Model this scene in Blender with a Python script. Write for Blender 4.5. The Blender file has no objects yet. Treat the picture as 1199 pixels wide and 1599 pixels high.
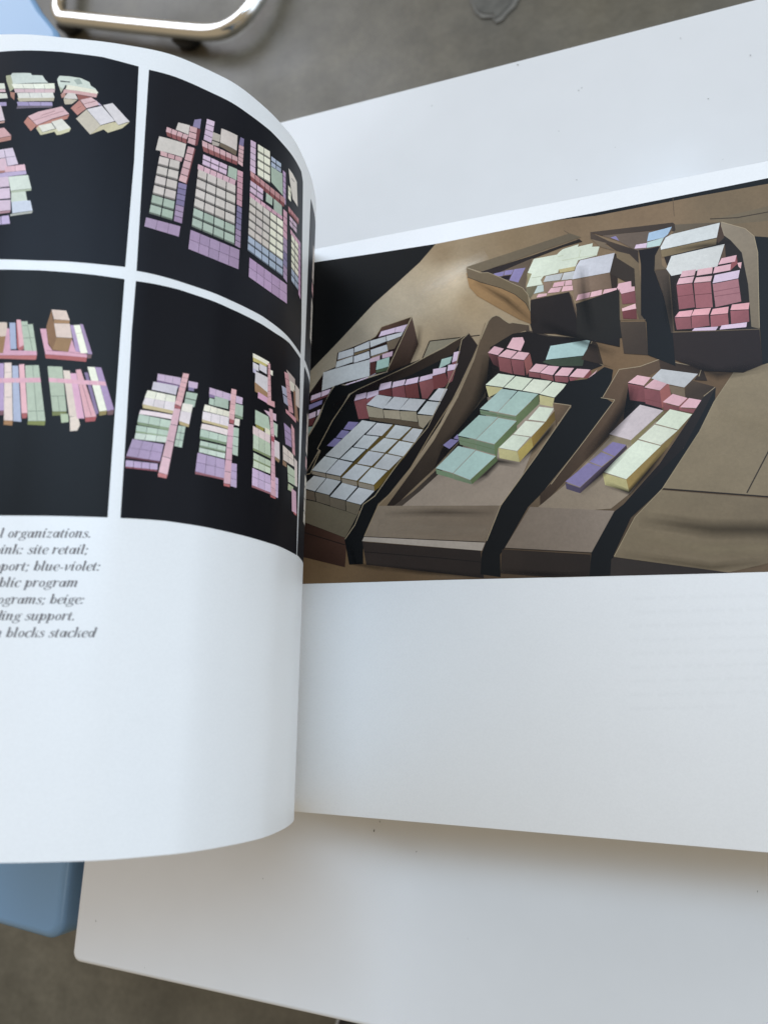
import bpy, bmesh, math, random
from mathutils import Vector, Matrix
from mathutils.geometry import tessellate_polygon
random.seed(7)
S = bpy.context.scene
COL = S.collection

# ------------------------------------------------------------------ camera, world, lamps, exposure
PXW, PXH = 1199.0, 1599.0
FPX = 1263.6
H = 0.29659                       # lens height above the open page
TABLE_Z, BOOK_T = 0.45, 0.046
PAGE_Z = TABLE_Z + BOOK_T
CAM = Vector((0.0, 0.0, PAGE_Z + H))
R = Matrix(((0.93946, 0.0693, 0.3354), (0.0123, 0.9718, -0.2353), (-0.3422, 0.2252, 0.9122)))
_x = Vector((R[0][0], R[1][0], R[2][0])).normalized()
_z = Vector((R[0][2], R[1][2], R[2][2])); _z = (_z - _x * _z.dot(_x)).normalized()
_y = _z.cross(_x)
R = Matrix((( _x.x, _y.x, _z.x), (_x.y, _y.y, _z.y), (_x.z, _y.z, _z.z)))
cd = bpy.data.cameras.new('camera'); cam = bpy.data.objects.new('camera', cd); COL.objects.link(cam)
cam.matrix_world = Matrix.Translation(CAM) @ R.to_4x4()
cd.sensor_fit = 'VERTICAL'; cd.sensor_height = 7.6
cd.lens = FPX / PXH * cd.sensor_height
cd.clip_start = 0.01; cd.clip_end = 60
cd.dof.use_dof = True; cd.dof.focus_distance = 0.30
cd.dof.aperture_fstop = cd.lens / 2.2      # aperture 2.2 mm across
S.camera = cam

W = bpy.data.worlds.new('World'); S.world = W; W.use_nodes = True
bg = W.node_tree.nodes['Background']
bg.inputs[0].default_value = (1.0, 0.82, 0.56, 1); bg.inputs[1].default_value = 0.39

def area(name, loc, target, sx, sy, watts, col):
    l = bpy.data.lights.new(name, 'AREA'); l.shape = 'RECTANGLE'; l.size = sx; l.size_y = sy
    l.energy = watts; l.color = col
    o = bpy.data.objects.new(name, l); COL.objects.link(o); o.location = loc
    o.rotation_euler = (Vector(target) - Vector(loc)).to_track_quat('-Z', 'Y').to_euler()
    return o
area('window_light', (1.0, 1.75, 4.7), (0, 0, 0.45), 2.8, 1.15, 138.0, (0.550, 0.750, 1.000))
area('side_window_light', (3.6, 0.3, 1.9), (-0.1, 0, 0.5), 4.2, 3.0, 70.5, (0.644, 0.805, 1.000))
area('left_window_light', (-2.1, 2.4, 2.1), (0, 0, 0.5), 2.4, 2.1, 58.6, (0.789, 0.859, 1.000))
#ENDLAMPS
S.view_settings.view_transform = 'Standard'; S.view_settings.look = 'None'
S.view_settings.exposure = 0.0; S.view_settings.gamma = 1.0

# ------------------------------------------------------------------ helpers
def ray(px, py):
    return R @ Vector(((px - 599.5) / FPX, -(py - 799.5) / FPX, -1.0))
def at(px, py, z):                          # a measured image point on the level plane z
    d = ray(px, py); t = (z - CAM.z) / d.z
    return CAM + d * t
def lin(v):
    v /= 255.0
    return v / 12.92 if v <= 0.04045 else ((v + 0.055) / 1.055) ** 2.4
SAT = 0.88
WHITE = (0.66, 0.70, 0.77)
def ink(rgb, sat=None):                               # printed colour relative to the white of the paper
    g = sum(rgb) / 3; rgb = [g + (c - g) * (sat or SAT) for c in rgb]
    return tuple(max(0.004, (lin(c) - 0.008) / w * 0.83) for c, w in zip(rgb, WHITE)) + (1.0,)

def new_mat(name, base, rough=0.5, spec=0.5, metal=0.0, noise=None, bump=None, rough_noise=None, attr=None, coat=0.0):
    m = bpy.data.materials.new(name); m.use_nodes = True
    nt = m.node_tree; N = nt.nodes; L = nt.links; b = N['Principled BSDF']
    b.inputs['Roughness'].default_value = rough; b.inputs['Specular IOR Level'].default_value = spec
    b.inputs['Metallic'].default_value = metal; b.inputs['Coat Weight'].default_value = coat
    b.inputs['Coat Roughness'].default_value = 0.05
    tc = N.new('ShaderNodeTexCoord')
    if attr:
        src = N.new('ShaderNodeVertexColor'); src.layer_name = attr; out = src.outputs[0]
    else:
        src = N.new('ShaderNodeRGB'); src.outputs[0].default_value = tuple(base) + (1,); out = src.outputs[0]
    for (scale, amt, detail) in (noise or []):
        n = N.new('ShaderNodeTexNoise'); n.inputs['Scale'].default_value = scale; n.inputs['Detail'].default_value = detail
        L.new(tc.outputs['Object'], n.inputs['Vector'])
        mr = N.new('ShaderNodeMapRange'); mr.inputs[1].default_value = 0.3; mr.inputs[2].default_value = 0.7
        mr.inputs[3].default_value = 1 - amt; mr.inputs[4].default_value = 1 + amt
        L.new(n.outputs['Fac'], mr.inputs[0])
        mx = N.new('ShaderNodeVectorMath'); mx.operation = 'SCALE'
        L.new(out, mx.inputs[0]); L.new(mr.outputs[0], mx.inputs['Scale']); out = mx.outputs[0]
    L.new(out, b.inputs['Base Color'])
    if rough_noise:
        sc, lo, hi = rough_noise
        n = N.new('ShaderNodeTexNoise'); n.inputs['Scale'].default_value = sc; n.inputs['Detail'].default_value = 4
        L.new(tc.outputs['Object'], n.inputs['Vector'])
        mr = N.new('ShaderNodeMapRange'); mr.inputs[1].default_value = .3; mr.inputs[2].default_value = .7
        mr.inputs[3].default_value = lo; mr.inputs[4].default_value = hi
        L.new(n.outputs['Fac'], mr.inputs[0]); L.new(mr.outputs[0], b.inputs['Roughness'])
    if bump:
        sc, st, di = bump
        n = N.new('ShaderNodeTexNoise'); n.inputs['Scale'].default_value = sc; n.inputs['Detail'].default_value = 3
        L.new(tc.outputs['Object'], n.inputs['Vector'])
        bp = N.new('ShaderNodeBump'); bp.inputs['Strength'].default_value = st; bp.inputs['Distance'].default_value = di
        L.new(n.outputs['Fac'], bp.inputs['Height']); L.new(bp.outputs[0], b.inputs['Normal'])
    return m

M_paper = new_mat('coated_paper', (0.83, 0.83, 0.82), 0.36, 0.42, noise=[(7, .012, 3), (60, .006, 2), (1400, .014, 1)], bump=(9, .12, .004))
M_print = new_mat('printed_ink', (1, 1, 1), 0.42, 0.13, attr='ink', noise=[(22, .05, 3), (90, .06, 4), (900, .045, 2), (2600, .03, 1)], bump=(260, .05, .0002))
_nt = M_print.node_tree; _b = _nt.nodes['Principled BSDF']
for _n in _nt.nodes:
    if _n.bl_idname == 'ShaderNodeVertexColor': _nt.links.new(_n.outputs['Alpha'], _b.inputs['Alpha'])
M_edge = new_mat('page_edges', (0.72, 0.70, 0.66), 0.7, 0.3, noise=[(400, .06, 2)])
M_cover = new_mat('cover_board', (0.75, 0.74, 0.72), 0.5, 0.4, noise=[(30, .03, 3)])
M_white = new_mat('white_lacquer', (0.695, 0.69, 0.68), 0.15, 0.42, noise=[(6, .02, 4), (60, .008, 2)], rough_noise=(14, .10, .18), bump=(55, .03, .0004))
M_blue = new_mat('blue_lacquer', (0.19, 0.325, 0.495), 0.14, 0.5, noise=[(8, .03, 3)], rough_noise=(14, .10, .2))
M_floor = new_mat('polished_concrete', (0.110, 0.096, 0.070), 0.4, 0.45, noise=[(3.2, .16, 6), (9, .2, 9), (34, .13, 8), (150, .10, 6), (600, .06, 3)], rough_noise=(7, .26, .5), bump=(60, .08, .001))
M_patch = new_mat('worn_patch', (0.085, 0.08, 0.066), 0.5, 0.4, noise=[(40, .25, 5), (160, .1, 3)])
M_rim = new_mat('patch_rim', (0.145, 0.135, 0.115), 0.6, 0.3, noise=[(60, .2, 4)])
M_chrome = new_mat('chrome', (0.80, 0.79, 0.77), 0.1, 0.5, metal=1.0, rough_noise=(60, .08, .17))
M_rubber = new_mat('black_rubber', (0.012, 0.012, 0.013), 0.6, 0.4, noise=[(80, .1, 2)])
M_black = new_mat('black_leather', (0.014, 0.014, 0.018), 0.4, 0.5, bump=(300, .2, .0006), noise=[(60, .1, 2)])
M_sole = new_mat('pale_sole', (0.6, 0.6, 0.6), 0.5, 0.4, noise=[(60, .06, 2)])
M_speck = new_mat('dust', (0.2, 0.19, 0.17), 0.9, 0.1, noise=[(900, .3, 1)])

def link(name, me, mat=None, parent=None, **props):
    o = bpy.data.objects.new(name, me); COL.objects.link(o)
    if mat: me.materials.append(mat)
    if parent: o.parent = parent
    for k, v in props.items(): o[k] = v
    return o
def empty(name, loc, label, cat, **props):
    o = bpy.data.objects.new(name, None); COL.objects.link(o); o.location = loc
    o['label'] = label; o['category'] = cat
    for k, v in props.items(): o[k] = v
    bpy.context.view_layer.update()
    return o
def keep(o, root):                          # parent without moving
    o.parent = root; o.matrix_parent_inverse = root.matrix_world.inverted()
    return o
def round_poly(pts, rads, seg=10):
    out = []; n = len(pts)
    for i, p in enumerate(pts):
        p = Vector(p[:2]); a = Vector(pts[i - 1][:2]); b = Vector(pts[(i + 1) % n][:2]); r = rads[i]
        if r <= 0: out.append(p); continue
        u = (a - p).normalized(); v = (b - p).normalized()
        th = math.acos(max(-1, min(1, u.dot(v)))); d = r / math.tan(th / 2)
        c = p + (u + v).normalized() * (r / math.sin(th / 2))
        s = p + u * d - c; e = p + v * d - c
        a0 = math.atan2(s.y, s.x); a1 = math.atan2(e.y, e.x); da = (a1 - a0 + math.pi) % (2 * math.pi) - math.pi
        for k in range(seg + 1):
            t = a0 + da * k / seg; out.append(c + Vector((math.cos(t), math.sin(t))) * r)
    return out
def slab(poly, z0, z1, bev, seg=4):         # slab with rounded rims
    bm = bmesh.new()
    area2 = sum(poly[i - 1].x * poly[i].y - poly[i].x * poly[i - 1].y for i in range(len(poly)))
    if area2 < 0: poly = poly[::-1]
    vs = [bm.verts.new((p.x, p.y, z0)) for p in poly]
    f = bm.faces.new(vs); r = bmesh.ops.extrude_face_region(bm, geom=[f])
    bmesh.ops.translate(bm, verts=[v for v in r['geom'] if isinstance(v, bmesh.types.BMVert)], vec=(0, 0, z1 - z0))
    bmesh.ops.recalc_face_normals(bm, faces=bm.faces)
    ed = [e for e in bm.edges if abs(e.verts[0].co.z - e.verts[1].co.z) < 1e-6]
    bmesh.ops.bevel(bm, geom=ed, offset=bev, segments=seg, profile=.5, affect='EDGES')
    me = bpy.data.meshes.new('slab'); 
    for f in bm.faces: f.smooth = len(f.verts) <= 4
    bm.to_mesh(me); bm.free()
    return me
def box_mesh(x0, x1, y0, y1, z0, z1, bev=0.0):
    return slab([Vector((x0, y0)), Vector((x1, y0)), Vector((x1, y1)), Vector((x0, y1))], z0, z1, bev or 0.0005, 2)
def tube(pts, r, closed=False, n=16):
    bm = bmesh.new(); rings = []; N = len(pts)
    up = Vector((0, 0, 1))
    for i, p in enumerate(pts):
        a = pts[i - 1] if (closed or i > 0) else pts[i]; b = pts[(i + 1) % N] if (closed or i < N - 1) else pts[i]
        t = (b - a).normalized(); s = t.cross(up)
        if s.length < 1e-4: s = Vector((1, 0, 0))
        s.normalize(); u = s.cross(t)
        rings.append([bm.verts.new(p + (s * math.cos(2 * math.pi * k / n) + u * math.sin(2 * math.pi * k / n)) * r) for k in range(n)])
    for i in range(N if closed else N - 1):
        A = rings[i]; B = rings[(i + 1) % N]
        for k in range(n): bm.faces.new((A[k], A[(k + 1) % n], B[(k + 1) % n], B[k])).smooth = True
    if not closed:
        bm.faces.new(rings[0][::-1]); bm.faces.new(rings[-1])
    bmesh.ops.recalc_face_normals(bm, faces=bm.faces)
    me = bpy.data.meshes.new('tube'); bm.to_mesh(me); bm.free(); return me
def catmull(P, n):
    out = []
    for i in range(len(P) - 1):
        p0 = P[max(i - 1, 0)]; p1 = P[i]; p2 = P[i + 1]; p3 = P[min(i + 2, len(P) - 1)]
        for k in range(n):
            t = k / n
            out.append(tuple(0.5 * (2 * b + (c - a) * t + (2 * a - 5 * b + 4 * c - d) * t * t + (3 * b - a - 3 * c + d) * t ** 3)
                             for a, b, c, d in zip(p0, p1, p2, p3)))
    out.append(tuple(P[-1])); return out
def line_hit(a, b, c, d):
    r = b - a; s = d - c; k = r.x * s.y - r.y * s.x
    t = ((c.x - a.x) * s.y - (c.y - a.y) * s.x) / k
    return a + r * t
def v2(v): return Vector((v.x, v.y))

# ------------------------------------------------------------------ setting: floor
bm = bmesh.new()
bmesh.ops.create_grid(bm, x_segments=8, y_segments=8, size=6)
me = bpy.data.meshes.new('floor'); bm.to_mesh(me); bm.free()
link('floor', me, M_floor, kind='structure')
# chipped patch in the concrete, with its paler worn rim
def flat(name, pts, z, mat, t=0.0012, **kw):
    return link(name, slab([v2(at(x, y, z)) for x, y in pts], z - t, z, 0.0004, 1), mat, **kw)
patch = empty('floor_patch', at(770, 5, 0), 'dark chipped patch with a pale edge in the concrete floor beyond the white table', 'floor patch')
keep(flat('patch_rim', [(722, -40), (735, 5), (742, 20), (752, 28), (768, 27), (774, 36), (784, 31), (793, 20), (804, 10), (811, -4), (815, -40)], 0.0022, M_rim), patch)
keep(flat('patch_stain', [(725, -40), (738, 2), (746, 16), (756, 21), (769, 21), (773, 28), (779, 25), (788, 14), (797, 5), (803, -8), (806, -40)], 0.0034, M_patch), patch)

# ------------------------------------------------------------------ white table
TZ = TABLE_Z
c_nl = at(111.5, 1501, TZ); e_near = at(540, 1597, TZ); e_l = at(130, 1345, TZ)
f1 = at(434, 190, TZ); f2 = at(1165, 0.5, TZ)
near_dir = (v2(e_near) - v2(c_nl)).normalized(); far_dir = (v2(f2) - v2(f1)).normalized()
NL = v2(c_nl); FL = line_hit(v2(e_l), v2(c_nl), v2(f1), v2(f2))
NR = NL + near_dir * 1.0; FR = FL + far_dir * 1.0
root = empty('white_table', (0, 0, 0), 'glossy white table top carrying the open book', 'table')
tp = keep(link('tabletop', slab(round_poly([NL, NR, FR, FL], [.0045, .02, .02, .012], 8), TZ - 0.032, TZ, 0.0019, 4), M_white), root)
for (px_, py_) in ((0.10, 0.08), (0.92, 0.08), (0.10, 0.92), (0.92, 0.92)):
    b = NL.lerp(NR, px_).lerp(FL.lerp(FR, px_), py_)
    m = tube([Vector((b.x, b.y, 0.001)), Vector((b.x, b.y, TZ - 0.0325))], 0.016)
    keep(link('leg', m, M_white), root)
# tiny dirt and scuffs on the lacquer
bm = bmesh.new()
specks = [(584, 1297, 3, 9), (650, 1330, 2, 5), (593, 1283, 2, 5), (1182, 1392, 2, 5), (411, 1372, 1.5, 4), (150, 1438, 2.5, 3.5), (808, 101, 4, 3),
          (903, 141, 3, 2), (908, 137, 2, 2), (1105, 154, 3, 2.5), (1062, 60, 2, 4), (1171, 86, 2, 4), (674, 165, 2.5, 2), (900, 281, 3, 2), (872, 205, 2, 1.5),
          (730, 1466, 1.5, 2.5), (226, 1511, 1.5, 3), (960, 230, 1.5, 1.5), (1128, 249, 2, 1.5), (1050, 26, 1.5, 2)]
for (x, y, a, b) in specks:
    a *= 0.36; b *= 0.36; sk = random.uniform(-.4, .6)
    ring = []
    for k in range(7):
        t = 2 * math.pi * k / 7; q = random.uniform(.6, 1.1)
        p = at(x + a * math.cos(t) * q + sk * b * math.sin(t) * .5, y + b * math.sin(t) * q, TZ + .00025); ring.append(bm.verts.new(p))
    f = bm.faces.new(ring)
    if f.normal.z < 0: f.normal_flip()
me = bpy.data.meshes.new('dirt'); bm.to_mesh(me); bm.free()
keep(link('dirt_specks', me, M_speck, kind='stuff'), root)

# ------------------------------------------------------------------ blue bench behind the left end
BZ = TABLE_Z - 0.004
q = [v2(at(x, y, BZ)) for x, y in ((-420, 1330), (-60, 1429), (92, 1473), (107, 1345))]
far = [v2(at(x, y, BZ)) for x, y in ((96, 75), (87, 45), (62, 14), (48, -10), (8, -90), (-300, -150))]
pts = [q[0], q[1], q[2], q[3], q[3].lerp(far[0], .25) + Vector((.018, 0)), q[3].lerp(far[0], .55) + Vector((.020, 0)), q[3].lerp(far[0], .8) + Vector((.010, 0))] + far
broot = empty('blue_bench', (q[2].x - .2, 0, 0), 'glossy blue bench showing past the left end of the white table', 'bench')
keep(link('bench_top', slab(round_poly(pts, [.01, 0, .008] + [.03] * 4 + [0.02] * 4 + [.02, .01], 6), BZ - 0.05, BZ, 0.004, 5), M_blue), broot)
for v in broot.children[0].data.vertices:      # the far end's rim is undercut
    k = max(0, min(1, (v.co.y - .2) / .15)) * max(0, min(1, (BZ - .004 - v.co.z) / .046))
    v.co.x -= .05 * k
bx = sum(p.x for p in pts) / len(pts)
for yy in (-.05, .42):
    keep(link('leg', tube([Vector((bx - .05, yy, .001)), Vector((bx - .05, yy, BZ - .0505))], .02), M_blue), broot)

# ------------------------------------------------------------------ chrome frame on the floor
TR_ = 0.0108; GZ = 0.015
rail = [(92, 14), (94, 22), (101, 28), (118, 30), (140, 32.5), (190, 38), (243, 43.5), (300, 49), (328, 50.5), (350, 47), (370, 36), (386, 21), (398, 5), (408, -14)]
P3 = [at(x, y, GZ + TR_) for x, y in rail]
a = P3[-1]; b = P3[0]
ext = (P3[-1] - P3[-2]).normalized()
far_r = a + Vector((0.05, .42, 0)); far_l = b + Vector((-.01, .46, 0))
loop = P3 + [a + Vector((.02, .08, 0)), a + Vector((.04, .2, 0)), far_r - Vector((0, .05, 0)), far_r + Vector((-.015, -.012, 0)), far_r + Vector((-.05, 0, 0)),
             far_l + Vector((.05, 0, 0)), far_l + Vector((.012, -.012, 0)), far_l + Vector((0, -.05, 0)), b + Vector((-.004, .15, 0)), b + Vector((-.003, .05, 0))]
loop = [Vector(p) for p in catmull([tuple(p) for p in loop] + [tuple(loop[0])], 6)][:-1]
croot = empty('chrome_frame', (b + Vector((.2, .2, 0))) * 1.0, 'bent chrome tube frame with black glides standing on the concrete floor', 'chair frame')
croot.location.z = 0; bpy.context.view_layer.update()
keep(link('base_tube', tube(loop, TR_, True, 18), M_chrome), croot)
for (x, y) in ((110, 40), (292, 62)):
    c = at(x, y, .008)
    d = (P3[6] - P3[5]).normalized()
    bm = bmesh.new()
    bmesh.ops.create_cone(bm, cap_ends=True, segments=18, radius1=.0125, radius2=.015, depth=.0155)
    bmesh.ops.bevel(bm, geom=[e for e in bm.edges], offset=.0012, segments=2, affect='EDGES')
    bmesh.ops.scale(bm, vec=(1.5, 1, 1), verts=bm.verts)
    bmesh.ops.rotate(bm, cent=(0, 0, 0), matrix=Matrix.Rotation(math.atan2(d.y, d.x), 3, 'Z'), verts=bm.verts)
    bmesh.ops.translate(bm, vec=(c.x, c.y, .0083), verts=bm.verts)
    me = bpy.data.meshes.new('glide'); bm.to_mesh(me); bm.free()
    for pl in me.polygons: pl.use_smooth = True
    keep(link('glide', me, M_rubber), croot)

# ------------------------------------------------------------------ shoe under the near edge
toe = at(499, 1588, .03) + Vector((.047, .062, 0))
sroot = empty('shoe', (toe.x, toe.y - .12, 0), 'black shoe with a pale sole on the floor under the near table edge', 'shoe')
def shoe_ring(t, z, grow=0.0):
    w = (0.030 + .018 * math.sin(min(1, t / .45) * math.pi / 2)) * (1 - .22 * max(0, t - .45)) + grow
    return w
def shoe_mesh(z0, z1, grow, dome):
    bm = bmesh.new(); outline = []
    n = 40
    for k in range(n):
        a_ = 2 * math.pi * k / n
        yy = math.cos(a_); xx = math.sin(a_)
        wid = .046 - .008 * (yy < 0) * (-yy) + grow
        outline.append(Vector((wid * math.copysign(abs(xx) ** .75, xx), (.14 + grow) * math.copysign(abs(yy) ** .85, yy), 0)))
    rings = []
    lv = 6 if dome else 1
    for j in range(lv + 1):
        f = j / lv
        sc = math.cos(f * 1.25) if dome else 1
        rings.append([bm.verts.new((p.x * sc, (p.y + .14) * (sc if p.y > 0 else (0.75 + .25 * sc)) - .14, z0 + (z1 - z0) * (math.sin(f * 1.25) / math.sin(1.25) if dome else f) * (1 if p.y > 0 or not dome else 1 + .3 * (-p.y / .14)))) for p in outline])
    for j in range(lv):
        for k in range(n): bm.faces.new((rings[j][k], rings[j][(k + 1) % n], rings[j + 1][(k + 1) % n], rings[j + 1][k])).smooth = True
    bm.faces.new(rings[0][::-1]); bm.faces.new(rings[-1])
    bmesh.ops.recalc_face_normals(bm, faces=bm.faces)
    me = bpy.data.meshes.new('shoe'); bm.to_mesh(me); bm.free(); return me
for nm, me, mt in (('sole', shoe_mesh(.001, .026, .004, False), M_sole), ('upper', shoe_mesh(.0265, .085, 0, True), M_black)):
    o = link(nm, me, mt); o.location = (toe.x, toe.y - .14, 0); o.rotation_euler.z = math.radians(-12)
    bpy.context.view_layer.update(); keep(o, sroot)

# ------------------------------------------------------------------ the book
book = empty('open_book', (-.148, .08, TABLE_Z), 'open landscape picture book of pastel block models lying on the white table', 'book')
# right page: outline measured along its visible edges
def fit_line(pts):
    P = [v2(at(x, y, PAGE_Z)) for x, y in pts]
    n = len(P); mx = sum(p.x for p in P) / n; my = sum(p.y for p in P) / n
    k = sum((p.x - mx) * (p.y - my) for p in P) / sum((p.x - mx) ** 2 for p in P)
    return lambda x: my + k * (x - mx)
topf = fit_line([(487, 393), (667, 350), (880, 313), (1199, 253)])
botf = fit_line([(456, 1267), (820, 1298), (1199, 1331.6)])
GX = -.1480; RX = 0.235
outline = [Vector((GX, botf(GX))), Vector((RX, botf(RX))), Vector((RX, topf(RX))), Vector((GX, topf(GX)))]
rp = keep(link('right_page', slab(outline, PAGE_Z - .0003, PAGE_Z, .00005, 1), M_paper), book)
# block of leaves under it, as separate gatherings with uneven edges
def block(name, x0, x1, n, top, seed):
    rnd = random.Random(seed); z = TABLE_Z + .0025; h = (top - z) / n
    for i in range(n):
        j = lambda: rnd.uniform(-.0006, .0006)
        ol = [Vector((x0, botf(x0) + .0012 + j())), Vector((x1, botf(x1) + .0012 + j())), Vector((x1, topf(x1) - .0012 + j())), Vector((x0, topf(x0) - .0012 + j()))]
        keep(link(name, slab(ol, z + i * h + .00004, z + (i + 1) * h, .0004, 1), M_edge), book)
block('page_gathering', GX + .001, RX - .001, 8, PAGE_Z - .0004, 3)
block('page_gathering', -.36, GX - .001, 5, TABLE_Z + .014, 4)
yb = botf(GX) - .0006; yt = topf(GX) + .0006
keep(link('cover', box_mesh(-.366, RX + .003, yb, yt, TABLE_Z + .0004, TABLE_Z + .0024, .0006), M_cover), book)

# left leaf: profile in (x, z) measured from its two curled edges
PROF = [(-.505, -1.0), (-.468, -.955), (-.4395, -.905), (-.4232, -.86), (-.4150, -.825), (-.4095, -.79), (-.4080, -.765), (-.4105, -.737), (-.4160, -.708),
        (-.4270, -.672), (-.4425, -.645), (-.4735, -.606), (-.515, -.577), (-.56, -.553), (-.624, -.525), (-.75, -.496), (-.9, -.497), (-1.03, -.54)]
PP = [(x * H, z * H) for x, z in catmull(PROF, 14)]          # relative to the lens
NP = len(PP); SS = [0.0]
for i in range(1, NP): SS.append(SS[-1] + math.hypot(PP[i][0] - PP[i - 1][0], PP[i][1] - PP[i - 1][1]))
NN = []
for i in range(NP):
    a = PP[max(i - 1, 0)]; b = PP[min(i + 1, NP - 1)]
    dx, dz = b[0] - a[0], b[1] - a[1]; l = math.hypot(dx, dz); NN.append((dz / l, -dx / l))
YT = 0.6815 * H; YB = -0.1277 * H
def leaf_hit(px, py):                       # image point -> (length along the leaf, y)
    d = ray(px, py); best = None
    for i in range(NP - 1):
        ax, az = PP[i]; ex, ez = PP[i + 1][0] - ax, PP[i + 1][1] - az
        k = d.x * ez - d.z * ex
        if abs(k) < 1e-12: continue
        t = (ax * ez - az * ex) / k; u = (ax * d.z - az * d.x) / k
        if t > 0 and -1e-6 <= u <= 1.000001 and (best is None or t < best[0]): best = (t, SS[i] + u * (SS[i + 1] - SS[i]), t * d.y)
    if best is None: return None
    return best[1], best[2]
def leaf_pos(s, y, off):
    s = max(0, min(SS[-1], s)); i = 0; lo, hi = 0, NP - 2
    while lo < hi:
        m = (lo + hi + 1) // 2
        if SS[m] <= s + 1e-12: lo = m
        else: hi = m - 1
    i = lo; u = (s - SS[i]) / (SS[i + 1] - SS[i])
    x = PP[i][0] + u * (PP[i + 1][0] - PP[i][0]); z = PP[i][1] + u * (PP[i + 1][1] - PP[i][1])
    nx = NN[i][0] + u * (NN[i + 1][0] - NN[i][0]); nz = NN[i][1] + u * (NN[i + 1][1] - NN[i][1])
    return Vector((x + nx * off, y, CAM.z + z + nz * off)), Vector((nx, 0, nz)).normalized()
TH = .00022
vs, ns, fs = [], [], []
for i in range(NP):
    for (y, off, sg) in ((YB, 0, 1), (YT, 0, 1), (YT, -TH, -1), (YB, -TH, -1)):
        p, n = leaf_pos(SS[i], y, off); vs.append(p); ns.append(n * sg)
for i in range(NP - 1):
    a = 4 * i; b = a + 4
    fs += [(a, a + 1, b + 1, b), (a + 2, a + 3, b + 3, b + 2), (a + 1, a + 2, b + 2, b + 1), (a + 3, a, b, b + 3)]
me = bpy.data.meshes.new('leaf'); me.from_pydata([tuple(v) for v in vs], [], fs)
for p in me.polygons: p.use_smooth = True
me.normals_split_custom_set_from_vertices([tuple(n) for n in ns])
leaf = keep(link('turning_page', me, M_paper, label='left page curling up from the spine with four photo prints and a caption'), book)

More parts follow.
